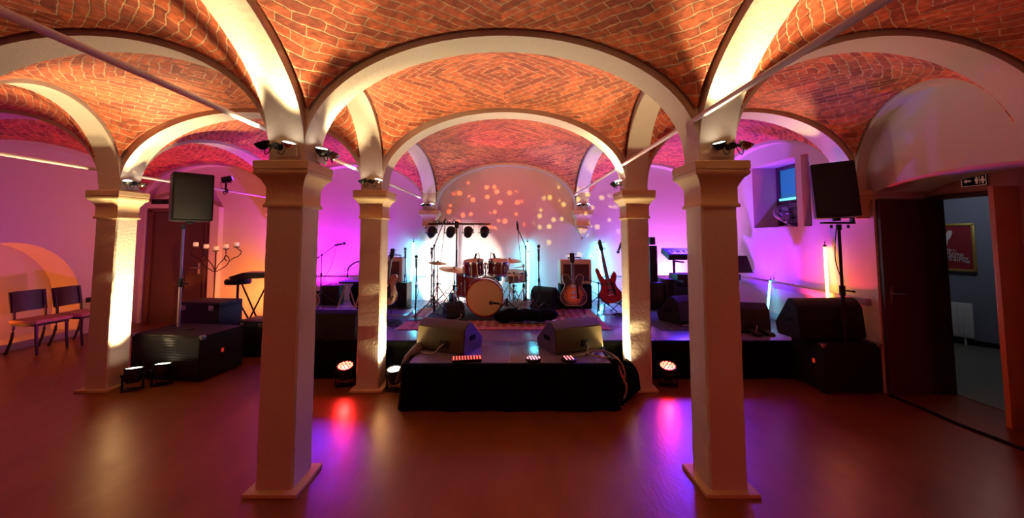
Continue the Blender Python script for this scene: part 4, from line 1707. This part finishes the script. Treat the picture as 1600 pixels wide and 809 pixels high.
def guitar(loc, rot, label, outline, body_m, thick=.045, neck=.60, bass=False, sc=1.0, fholes=True, rim=None, cat='guitar', name='electric_guitar', back=False):
    t = thing(name, label, cat, loc, 0, 'guitars on their stands', rot=rot)
    pts = catmull([(a * sc, c * sc) for a, c in outline], 5)
    b = MB()
    b.prism(pts, thick, lambda u, v, w: (u, w - thick / 2, v))
    es = [e for e in b.b.edges if len(e.link_faces) == 2 and e.calc_face_angle(0) > 1.2]
    bmesh.ops.bevel(b.b, geom=es, offset=.007, segments=3, affect='EDGES')
    b.build('body', body_m, t)
    if rim:
        b = MB()
        b.tube([(u * .995, -thick / 2 + .002, v) for u, v in pts], .004, 6, True)
        b.build('binding', rim, t)
    z0 = .34 * sc
    zt = .40 * sc + neck
    b = MB()
    b.prism([(-.028, z0), (.028, z0), (.022, zt), (-.022, zt)], .022, lambda u, v, w: (u, -thick / 2 - .012 + w, v))
    b.build('neck', mat('neck_wood', (.10, .04, .02), .35), t)
    b = MB()
    for i in range(18):
        z = zt - (zt - z0) * (1 - 2 ** (-i / 12)) * 1.5
        if z > z0:
            b.box((0, -thick / 2 - .0135, z), (.046, .002, .0025))
    b.build('frets', STEEL, t)
    hs = [(-.022, zt), (.022, zt), (.038, zt + .05), (.036, zt + .16), (.012, zt + .175), (0, zt + .16), (-.012, zt + .175), (-.036, zt + .16), (-.038, zt + .05)]
    if bass or outline is STRAT:
        hs = [(-.022, zt), (.022, zt), (.040, zt + .04), (.032, zt + .12), (.03, zt + .19), (.0, zt + .21), (-.03, zt + .17), (-.028, zt + .06)]
    b = MB()
    b.prism(hs, .015, lambda u, v, w: (u, -thick / 2 + w, v))
    h = b.build('headstock', BLACK, t)
    n = 2 if bass else 3
    for i in range(n):
        for s in (-1, 1):
            b = MB()
            z = zt + .05 + i * (.10 / max(1, n - 1))
            b.cyl((s * .034, -thick / 2 + .008, z), (s * .058, -thick / 2 + .008, z), .004).sph((s * .063, -thick / 2 + .008, z), .010, (1, .6, 1), 8)
            b.build('tuner', CHROME, h)
    y = -thick / 2 - .006
    for z in (.20 * sc, .29 * sc):
        b = MB()
        b.box((0, y, z), (.085, .012, .034), bevel=.003)
        b.build('pickup', BLACK if bass else CHROME, t)
    b = MB()
    b.box((0, y - .002, .125 * sc), (.09, .016, .018), bevel=.003)
    b.build('bridge', CHROME, t)
    b = MB()
    for i in range(4 if bass else 6):
        x = -.02 + .04 * i / (3 if bass else 5)
        b.cyl((x, y - .010, .125 * sc), (x * .8, -thick / 2 - .017, zt + .02), .0009 if not bass else .0016, seg=5)
    b.build('strings', STEEL, t)
    if fholes:
        for s in (-1, 1):
            b = MB()
            b.tube(catmull([(s * .10, -thick / 2 - .001, .27), (s * .115, -thick / 2 - .001, .23), (s * .095, -thick / 2 - .001, .17), (s * .11, -thick / 2 - .001, .12)], 6, False), .004, 6)
            b.build('sound_hole', BLACKM, t)
    b = MB()
    b.prism([(.05, .10), (.09, .11), (.075, .30), (.045, .33)], .004, lambda u, v, w: (u * sc, -thick / 2 - .006 + w, v * sc))
    b.build('pickguard', BLACK, t)
    for q in ((.12, .09), (.14, .13)):
        b = MB()
        b.cyl((q[0] * sc, -thick / 2, q[1] * sc), (q[0] * sc, -thick / 2 - .014, q[1] * sc), .011)
        b.build('knob', BLACK, t)
    return t


def guitar_stand(loc, rz, label):
    t = thing('guitar_stand', label, 'guitar stand', loc, rz, 'guitar stands')
    b = MB()
    for s in (-1, 1):
        b.tube([(0, .10, .42), (s * .17, -.06, .012)], .008)
    b.tube([(0, .10, .42), (0, .30, .012)], .008)
    b.build('legs', BLACK, t)
    b = MB()
    for s in (-1, 1):
        b.tube([(0, .03, .13), (s * .09, .0, .11), (s * .10, -.09, .10), (s * .10, -.10, .13)], .008)
    b.build('cradle', BLACK, t)
    return t


SUN = grad_mat('sunburst_lacquer', (.85, .22, .03), (.03, .006, .005))
REDG = mat('cherry_lacquer', (.35, .05, .03), .2, coat=.7)
guitar_stand((1.00, 6.02, STG + .01), 0, 'black stand holding the sunburst guitar')
guitar((1.00, 6.00, STG + .135), (R(-10), 0, 0), 'sunburst hollow-body guitar leaning in front of the amplifier', SEMI, SUN, thick=.06, neck=.24, rim=CREAMB)
guitar_stand((1.68, 6.35, STG), R(10), 'black stand holding the red bass guitar')
guitar((1.68, 6.33, STG + .12), (R(-10), R(-9), 0), 'red bass guitar with long neck beside the pillar right of the platform', STRAT, mat('bass_red', (.40, .03, .03), .2, coat=.6), neck=.42, bass=True, fholes=False, sc=1.05, name='bass_guitar')
guitar((-1.93, 6.1, STG + .14), (R(-8), R(4), R(-20)), 'red-brown guitar half hidden behind the pillar left of the platform', SEMI, REDG, neck=.30, rim=CREAMB, thick=.05)
guitar_stand((-1.93, 6.12, STG), R(-20), 'stand under the guitar half hidden behind the pillar')
guitar((-2.94, 5.75, STG + .10), (R(-24), R(-22), R(30)), 'dark guitar with pale binding leaning just right of the near left pillar', SEMI, mat('dark_lacquer', (.05, .015, .015), .2, coat=.6), neck=.30, rim=CREAMB, thick=.06)
guitar_stand((-2.93, 5.78, STG), R(30), 'stand under the dark guitar right of the near left pillar')

# ------------------------------------------------------------------ amplifiers
def amp(loc, rz, w, d, h, label, m, gm, panel=True, group='guitar amplifiers'):
    t = thing('guitar_amplifier', label, 'amplifier', loc, rz, group)
    b = MB()
    b.box((0, 0, h / 2), (w, d, h), bevel=.014)
    b.build('cabinet', m, t)
    b = MB()
    b.box((0, -d / 2 - .002, h / 2 - .01), (w - .09, .012, h - .12), bevel=.004)
    b.build('speaker_cloth', gm, t)
    b = MB()
    b.box((0, -d / 2 + .06, h + .001), (w * .7, .06, .006))
    b.build('control_panel', STEEL, t)
    b = MB()
    b.tube(catmull([(-.10, 0, h), (-.09, 0, h + .03), (.09, 0, h + .03), (.10, 0, h)], 5, False), .010, 8)
    b.build('handle', BLACK, t)
    for s in (-1, 1):
        b = MB()
        b.cyl((s * (w / 2 - .06), 0, -.0), (s * (w / 2 - .06), 0, .012), .02)
        b.build('foot', BLACKM, t)
    return t


t = thing('speaker_cabinet', 'black covered cabinet carrying the cream guitar amplifier', 'amplifier', (1.12, 6.62, STG))
b = MB()
b.box((0, 0, .20), (.52, .36, .40), bevel=.03)
b.build('cabinet', CLOTH, t)
b = MB()
b.box((0, -.182, .2), (.44, .012, .32), bevel=.004)
b.build('grille', GRILLE, t)
amp((1.12, 6.60, STG + .405), R(2), .52, .25, .40, 'cream tweed guitar amplifier with maroon cloth on the black cabinet', CREAMB, mat('maroon_cloth', (.075, .028, .028), .9))
amp((-1.98, 6.75, STG + .42), R(0), .34, .25, .42, 'pale edged amplifier on the black box behind the pillar left of the platform', mat('pale_vinyl', (.55, .52, .5), .6), mat('dark_cloth', (.10, .05, .04), .9))
t = thing('speaker_cabinet', 'black box under the pale edged amplifier left of the drums', 'amplifier', (-1.95, 6.72, STG))
b = MB()
b.box((0, 0, .21), (.50, .36, .42), bevel=.02)
b.build('cabinet', BLACK, t)
b = MB()
b.box((0, -.182, .21), (.42, .012, .34), bevel=.004)
b.build('grille', GRILLE, t)
# small black box next to the magenta stand
t = thing('small_amplifier', 'small black amplifier in front of the magenta-lit wall', 'amplifier', (-3.12, 6.95, STG))
b = MB()
b.box((0, 0, .17), (.32, .22, .34), bevel=.02)
b.build('cabinet', BLACK, t)
b = MB()
b.box((0, -.112, .15), (.26, .01, .24), bevel=.004)
b.build('grille', GRILLE, t)
b = MB()
b.tube(catmull([(-.06, 0, .34), (-.05, 0, .365), (.05, 0, .365), (.06, 0, .34)], 5, False), .008, 6)
b.build('handle', BLACK, t)

# folding stool with bag at left
t = thing('folding_stool', 'folding stool with wooden A-shaped legs left of the stage pillar', 'stool', (-2.43, 6.0, STG))
ow = mat('pale_leg_wood', (.42, .26, .18), .5)
b = MB()
b.box((.08, 0, .50), (.42, .26, .03), bevel=.008)
b.build('seat', BLACK, t)
for s in (-1, 1):
    for k in (-1, 1):
        b = MB()
        b.tube([(.08 + s * .13, k * .03, .48), (.08 + s * .13 + (-.10 if k < 0 else .10) * 1.2, k * .12, .01)], .011)
        b.build('leg', ow, t)
b = MB()
b.tube([(-.12, -.09, .14), (.28, -.09, .14)], .008)
b.build('crossbar', ow, t)
t = thing('gear_bag', 'black equipment bag with a looped handle standing behind the folding stool', 'bag', (-2.44, 6.44, STG))
b = MB()
b.sph((0, 0, .24), .24, (.72, .5, 1.0), 20)
b.build('body', CLOTH, t)
b = MB()
b.tube(catmull([(-.22, 0, .52), (-.20, 0, .68), (-.05, 0, .78), (.1, 0, .74), (.14, 0, .44)], 6, False), .012, 8)
b.build('handle', BLACK, t)

# ------------------------------------------------------------------ keyboards right
def keyboard(t, c, w, d, h, tilt, name):
    b = MB()
    b.box(c, (w, d, h), rot=(tilt, 0, 0), bevel=.010)
    o = b.build(name, BLACK, t)
    b = MB()
    T = Euler((tilt, 0, 0)).to_matrix()
    n = 36
    for i in range(n):
        p = Vector(c) + T @ Vector((-w / 2 + .05 + (w - .1) * (i + .5) / n, -d * .22, h / 2 + .004))
        b.box(p, ((w - .1) / n - .002, d * .42, .010), rot=(tilt, 0, 0))
    b.build('white_keys', WHITEP, o)
    b = MB()
    for i in range(n):
        if i % 7 in (2, 6):
            continue
        p = Vector(c) + T @ Vector((-w / 2 + .05 + (w - .1) * (i + 1) / n, -d * .13, h / 2 + .012))
        b.box(p, ((w - .1) / n * .5, d * .25, .010), rot=(tilt, 0, 0))
    b.build('black_keys', BLACK, o)
    return o


t = thing('keyboard_stand', 'two-tier keyboard stand partly hidden by the near right pillar', 'keyboard stand', (3.02, 6.22, STG))
b = MB()
b.cyl((-.34, .08, .0), (-.34, .08, .92), .02).cyl((.34, .08, .0), (.34, .08, .92), .02).box((0, .08, .35), (.70, .04, .04))
b.build('uprights', BLACK, t)
for z in (.50, .80):
    for s in (-1, 1):
        b = MB()
        b.box((s * .34, -.08, z), (.03, .36, .025))
        b.build('arm', BLACK, t)
for s in (-1, 1):
    b = MB()
    b.box((s * .34, 0, .015), (.04, .6, .03), bevel=.005)
    b.build('foot', BLACK, t)
t = thing('keyboard', 'upper black keyboard tilted on the two-tier stand', 'keyboard', (3.0, 6.14, STG + .855))
keyboard(t, (0, 0, .065), 1.06, .32, .09, R(18), 'case')
t = thing('keyboard', 'lower black keyboard on the two-tier stand', 'keyboard', (3.08, 6.14, STG + .513))
keyboard(t, (0, 0, .055), .98, .32, .09, R(0), 'case')
t = thing('keyboard_amplifier', 'black amplifier with cables below the keyboards', 'amplifier', (2.86, 6.55, STG))
b = MB()
b.box((0, 0, .25), (.62, .40, .50), bevel=.015)
b.build('cabinet', BLACK, t)
b = MB()
b.box((0, -.203, .25), (.54, .012, .42), bevel=.004)
b.build('grille', GRILLE, t)
b = MB()
for i in range(5):
    b.tube(catmull([(-.2 + .08 * i, -.1, .505), (-.16 + .08 * i, -.14, .56), (-.1 + .08 * i, -.12, .58), (-.05 + .08 * i, -.16, .52)], 5, False), .006, 6)
b.build('cable', BLACK, t)
# speaker column on pole at right of pillar
t = thing('column_speaker', 'slim black column speaker behind the pillar right of the platform', 'loudspeaker', (2.42, 6.55, STG))
b = MB()
b.box((0, 0, .22), (.34, .34, .44), bevel=.02)
b.build('base_cabinet', BLACK, t)
b = MB()
b.box((0, 0, .74), (.13, .14, .60), bevel=.008)
b.build('column', BLACK, t)
b = MB()
b.box((-.0, 0, 1.12), (.09, .10, .13), bevel=.008)
b.build('top_unit', BLACK, t)
t = thing('music_stand', 'black music stand peeking out right of the near right pillar', 'music stand', (3.22, 5.55, STG))
b = MB()
tripod(b, .22, .24, .008, brace=False)
b.build('tripod_legs', BLACK, t)
b = MB()
b.cyl((0, 0, .05), (0, 0, .74), .010)
b.build('pole', BLACK, t)
b = MB()
b.box((0, -.02, .80), (.42, .012, .26), rot=(R(-28), 0, 0)).box((0, -.09, .69), (.42, .05, .008))
b.build('desk', BLACK, t)
# pedals in front of right wedge
for x, y, lab in ((2.98, 4.76, 'small black foot pedal in front of the wedge right of the near right pillar'), (3.14, 4.78, 'black foot pedal with raised plate, nearer the right wall')):
    t = thing('foot_pedal', lab, 'pedal', (x, y, STG), R(12), 'foot pedals on the right of the stage')
    b = MB()
    b.box((0, 0, .012), (.09, .16, .024), bevel=.005)
    b.build('base', BLACK, t)
    b = MB()
    b.box((0, 0, .045), (.075, .15, .012), rot=(R(12), 0, 0), bevel=.003)
    b.build('plate', GRILLE, t)

# ------------------------------------------------------------------ small things on the stage
for i, (x, y, c, lab) in enumerate(((.98, 5.42, (.5, .35, .1), 'small yellowish effect pedal at the left of the pedals before the sunburst guitar'),
                                    (1.09, 5.44, (.6, .6, .55), 'silver effect pedal in the middle before the sunburst guitar'),
                                    (1.20, 5.42, (.35, .05, .04), 'red effect pedal at the right before the sunburst guitar'),
                                    (.86, 5.50, (.05, .05, .06), 'black effect pedal closest to the white sheet'))):
    t = thing('effect_pedal', lab, 'effect pedal', (x, y, STG + .011), R(5 * i - 6), 'effect pedals on the rug')
    b = MB()
    b.box((0, 0, .020), (.075, .12, .040), bevel=.006)
    b.build('housing', mat('pedal_paint', c, .4), t)
    b = MB()
    b.cyl((0, -.035, .04), (0, -.035, .052), .010)
    b.build('switch', CHROME, t)
    for s in (-1, 1):
        b = MB()
        b.cyl((s * .02, .035, .04), (s * .02, .035, .054), .008)
        b.build('knob', BLACK, t)
b = MB()
b.box((0, 0, .002), (.30, .20, .003), bevel=.0008)
o = b.build('paper_sheet', mat('white_paper', (.8, .78, .82), .7))
o.location = (.74, 5.42, STG + .010)
o.rotation_euler = (0, 0, R(-18))
tag(o, 'white sheet of paper lying on the rug right of the drums', 'paper')


def coil(x, y, z, r, n, label, m=None, rad=.005, seed=1, hh=.03):
    rnd = random.Random(seed)
    pts = []
    for i in range(n * 12):
        a = i * PI / 6
        rr = r * (.6 + .4 * rnd.random())
        pts.append((x + rr * math.cos(a), y + rr * .6 * math.sin(a), z + rad + hh * rnd.random()))
    b = MB()
    b.tube(catmull(pts, 3, False), rad, 6)
    return tag(b.build('cable_coil', m or BLACK), label, 'cable', 'cable coils on the stage')


coil(-1.62, 5.30, STG, .20, 6, 'tangled black cable heap on the stage right of the left inner pillar', seed=3, hh=.05)
coil(-1.0, 5.35, STG + .012, .12, 3, 'loose cable loops on the front edge of the rug', seed=5)
coil(1.72, 5.9, STG, .18, 4, 'cable loops below the red bass guitar', seed=8)
coil(-2.5, 5.0, STG, .16, 5, 'tangled cables right of the near left pillar on the stage', seed=11)
coil(.14, 5.72, STG + .02, .20, 9, 'pale tangle of cables under the right side of the drum kit', m=mat('pale_cable', (.35, .35, .35), .5), seed=13, hh=.26)
b = MB()
b.tube(catmull([(.98, 3.86, STG + .012), (.86, 3.84, STG + .03), (.80, 4.0, STG + .015), (.9, 4.05, STG + .03), (1.0, 3.95, STG + .03), (1.03, 3.76, STG + .01), (1.055, 3.70, STG - .1), (1.09, 3.66, .22), (1.06, 3.64, .12)], 8, False), .009, 8)
b.tube(catmull([(.94, 3.90, STG + .012), (.88, 3.80, STG + .03), (.84, 3.95, STG + .02), (.95, 4.0, STG + .035), (1.01, 3.88, STG + .04), (1.05, 3.72, STG + .02), (1.075, 3.665, STG - .06), (1.06, 3.64, .26)], 8, False), .008, 8)
tag(b.build('cable_bundle', mat('warm_grey_cable', (.22, .17, .12), .5)), 'bundle of cables draped over the right corner of the front platform', 'cable')
# crumpled cloth corner at left of the platform
b = MB()
for i in range(5):
    b.tube(catmull([(-.90 - .012 * i, 4.22 - .05 * i, STG + .02), (-.96 - .01 * i, 4.15 - .06 * i, STG + .05 - .01 * i), (-1.005, 4.05 - .07 * i, STG - .04), (-1.02 - .01 * i, 3.98 - .05 * i, .22)], 6, False), .024, 8)
tag(b.build('cloth_bunch', mat('grey_cloth', (.11, .09, .07), .9, bump=.5, bscale=20)), 'greyish crumpled cloth at the left corner of the front platform', 'cloth')

# low led bars lying on the platform front
for x, w_, m_, lab in ((-.40, .28, mat('dim_red_led', (1, .1, .1), .3, emit=(1, .12, .08), es=2.0), 'flat red-lit lamp near the left of the platform front edge'), (.24, .14, mat('pinkish_led', (1, .5, .6), .3, emit=(1, .45, .6), es=2.2), 'flat pink-lit lamp at the middle of the platform front edge'),
                       (.58, .16, mat('soft_red_led', (1, .3, .4), .3, emit=(1, .3, .35), es=2.2), 'flat lamp with pinkish leds toward the right of the platform front edge')):
    t = thing('flat_led_lamp', lab, 'stage lamp', (x, 3.80, STG), R(8), 'flat led lamps along the platform front')
    b = MB()
    b.lathe([(.06, 0), (.075, .006), (.075, .022), (.066, .028)], seg=24) if w_ < .2 else b.box((0, 0, .014), (w_, .12, .028), bevel=.006)
    b.build('housing', BLACK, t)
    b = MB()
    rnd = random.Random(int(x * 100))
    nx = int(w_ / .028)
    for i in range(nx):
        for j in range(4):
            px_, py_ = -w_ / 2 + w_ * (i + .5) / nx, -.045 + .03 * j
            if w_ < .2 and math.hypot(px_, py_) > .062:
                continue
            b.cyl((px_, py_, .027), (px_, py_, .033), .0075, seg=8)
    b.build('led_lenses', m_, t)

# ------------------------------------------------------------------ candelabra, stool, small keyboard at left back
t = thing('candelabra', 'tall wrought iron candelabra with five candles beside the far left door', 'candelabra', (-5.16, 6.85, 0))
IRON = mat('wrought_iron', (.03, .015, .012), .5, metal=.5)
b = MB()
b.cyl((0, 0, .03), (0, 0, 1.36), .011)
b.build('post', IRON, t)
b = MB()
for k in range(3):
    a = k * 2 * PI / 3
    b.tube(catmull([(0, 0, .22), (.10 * math.cos(a), .10 * math.sin(a), .10), (.2 * math.cos(a), .2 * math.sin(a), .015), (.24 * math.cos(a), .24 * math.sin(a), .03)], 6, False), .010, 8)
b.build('feet', IRON, t)
heights = [1.43, 1.395, 1.36, 1.395, 1.43]
xs = [-.36, -.175, 0, .175, .36]
for i, (x, h) in enumerate(zip(xs, heights)):
    if x:
        s = 1 if x > 0 else -1
        b = MB()
        if abs(x) > .3:
            pts = [(0, 0, .98), (s * .08, 0, 1.02), (s * .20, 0, 1.10), (s * .24, 0, 1.20), (s * .19, 0, 1.27), (s * .15, 0, 1.22), (s * .20, 0, 1.18)]
            b.tube(catmull(pts, 6, False), .008, 8)
            pts = [(s * .235, 0, 1.16), (s * .31, 0, 1.22), (s * .40, 0, 1.26), (s * .45, 0, 1.33), (s * .40, 0, 1.375), (s * .36, 0, h - .02)]
            b.tube(catmull(pts, 6, False), .008, 8)
        else:
            pts = [(0, 0, .99), (s * .05, 0, 1.10), (s * .12, 0, 1.18), (s * .175, 0, 1.26), (s * .175, 0, h - .02)]
            b.tube(catmull(pts, 6, False), .008, 8)
        b.build('arm', IRON, t)
    b = MB()
    b.lathe([(.008, h - .03), (.045, h - .012), (.05, h), (.012, h - .002)], (x, 0, 0), seg=20)
    b.build('drip_tray', IRON, t)
for i, (x, h) in enumerate(zip(xs, heights)):
    where = ['outermost left', 'second from the left', 'middle', 'second from the right', 'outermost right'][i]
    c = thing('candle', 'short cream candle, %s of the five on the candelabra' % where, 'candle', (-5.16 + x, 6.85, h - .002), 0, 'candles on the candelabra')
    b = MB()
    b.lathe([(.037, 0), (.038, .004), (.038, .068), (.030, .074), (.012, .066)], seg=20)
    b.build('wax', CANDLE, c)
    b = MB()
    b.cyl((0, 0, .066), (0, 0, .080), .0015, seg=6)
    b.build('wick', BLACK, c)

t = thing('drum_stool', 'round black stool on a tripod left of the near left pillar', 'stool', (-4.26, 6.15, 0))
b = MB()
for k in range(3):
    a = .9 + k * 2 * PI / 3
    b.tube([(0, 0, .62), (.30 * math.cos(a), .30 * math.sin(a), .012)], .013)
    b.tube([(0, 0, .32), (.18 * math.cos(a), .18 * math.sin(a), .26)], .009)
b.build('tripod_legs', BLACK, t)
b = MB()
b.cyl((0, 0, .3), (0, 0, .86), .018)
b.build('post', BLACK, t)
b = MB()
b.lathe([(.02, .86), (.17, .86), (.18, .88), (.18, .92), (.16, .94), (.02, .945)], seg=28)
b.build('seat', BLACK, t)
t = thing('small_keyboard', 'black sloping instrument on a folding stand beside the round stool', 'keyboard', (-3.92, 6.0, 0), R(10))
b = MB()
b.prism([(-.28, 1.00), (-.24, .96), (.30, .98), (.30, 1.06), (-.1, 1.06)], .30, lambda u, v, w: (u, w - .15, v))
b.build('body', mat('dark_blue_plastic', (.015, .015, .04), .35), t)
b = MB()
b.tube([(-.2, 0, .97), (.22, 0, .012)], .013).tube([(.22, .05, .97), (-.2, .05, .012)], .013)
b.tube([(-.2, -.14, .012), (-.2, .18, .012)], .012).tube([(.22, -.14, .012), (.22, .18, .012)], .012)
b.build('stand', BLACK, t)
# black instrument trunk beneath them
t = thing('storage_case', 'black case on the floor between the left bass speaker and the stage', 'case', (-3.43, 5.44, 0), R(-8))
b = MB()
b.box((0, 0, .22), (.42, .34, .44), bevel=.015)
b.build('body', BLACK, t)
b = MB()
b.box((0, 0, .455), (.42, .34, .03), bevel=.01)
b.build('lid', BLACK, t)
for s in (-1, 1):
    b = MB()
    b.box((s * .14, -.173, .42), (.05, .012, .05), bevel=.003)
    b.build('latch', STEEL, t)

# ------------------------------------------------------------------ chairs
def chair(x, y, rz, label):
    t = thing('dining_chair', label, 'chair', (x, y, 0), rz, 'dark chairs along the left wall')
    wd = mat('chair_dark_wood', (.025, .012, .014), .4)
    for s in (-1, 1):
        b = MB()
        b.tube([(.20, s * .17, .0), (.17, s * .17, .22), (.16, s * .17, .40)], [.014, .017, .020], 8)
        b.build('leg', wd, t)
        b = MB()
        b.tube(catmull([(-.27, s * .17, 0), (-.20, s * .17, .2), (-.18, s * .17, .42), (-.20, s * .17, .62), (-.25, s * .17, .82)], 5, False), .016, 8)
        b.build('leg', wd, t)
    b = MB()
    b.box((-.01, 0, .405), (.38, .38, .04), bevel=.008)
    b.build('seat_frame', wd, t)
    b = MB()
    b.box((0, 0, .445), (.42, .42, .05), bevel=.018)
    b.build('seat', mat('beige_seat', (.45, .26, .16), .8), t)
    b = MB()
    n = 12
    rows = []
    for k in (0, 1):
        for z in (.56, .84):
            rows.append([b.b.verts.new((-.195 - (.05 if z > .7 else .0) - .035 * math.cos((i / n - .5) * PI) - .016 * k, -.20 + .40 * i / n, z)) for i in range(n + 1)])
    f0, f1, r0_, r1_ = rows
    for i in range(n):
        b.b.faces.new((f0[i], f0[i + 1], f1[i + 1], f1[i]))
        b.b.faces.new((r0_[i], r0_[i + 1], r1_[i + 1], r1_[i]))
        b.b.faces.new((f1[i], f1[i + 1], r1_[i + 1], r1_[i]))
        b.b.faces.new((f0[i], f0[i + 1], r0_[i + 1], r0_[i]))
    b.b.faces.new((f0[0], f1[0], r1_[0], r0_[0]))
    b.b.faces.new((f0[n], f1[n], r1_[n], r0_[n]))
    b.build('backrest', wd, t)
    return t


chair(-6.56, 5.52, R(-4), 'dark wooden chair with beige seat, the nearer one by the arched niche')
chair(-6.50, 5.98, R(3), 'dark wooden chair with beige seat, the farther one next to the pillar')

# socket behind the chairs
b = MB()
b.box((XL + .006, 6.52, .55), (.012, .08, .08), bevel=.003)
tag(b.build('wall_socket', BLACK), 'dark wall socket beside the arched niche', 'socket')

# lamps of the room behind the viewer (row of pillars out of frame), then unseen stage spots
for x in (-1.467, 1.38):
    spot('rear_spot', (x, -.2, 2.2), (x * .9, 2.0, 3.15), P['back'], 56, .9, WARM, .05)
    spot('rear_amber_spot', (x * .6, -.9, 2.3), (x, 2.6, 1.7), 20, 60, .9, (1, .22, .04), .08)
spot('rear_red_spot', (3.0, -.9, .5), (2.6, 3.2, 0), 70, 80, .9, (1, .03, .02), .08)
spot('rear_red_spot', (-3.0, -.9, .5), (-2.8, 3.4, 0), 60, 80, .9, (1, .05, .02), .08)
gobo('dot_projector', (-.9, 2.9, 2.70), (-.45, 7.4, 2.0), 2600, 21, (1, .16, .03), None, 26)
gobo('dot_projector', (.35, 2.9, 2.68), (1.3, 7.4, 1.9), 1500, 22, (.70, .62, .10), None, 26)
spot('back_wall_salmon', (0, 4.4, 2.7), (.1, 7.4, 2.0), 200, 60, .9, (1, .12, .04), .05)  # added salmon wash on the back wall, no fixture
spot('effect_pink', (-.93, 6.9, 1.95), (.35, 5.2, 3.1), 170, 60, .8, (1, .03, .22), .03)
spot('effect_blue', (-.93, 6.9, 1.95), (1.35, 6.4, 2.7), 120, 55, .8, (.30, .12, 1), .03)
spot('deck_blue_fill', (3.3, 7.1, 2.3), (1.9, 5.4, .4), 750, 60, .8, (.05, .02, 1), .25)  # added unseen spots that turn the deck blue, no fixtures
spot('deck_blue_fill', (-3.2, 7.1, 2.3), (-2.2, 5.6, .4), 420, 55, .8, (.09, .02, 1), .25)
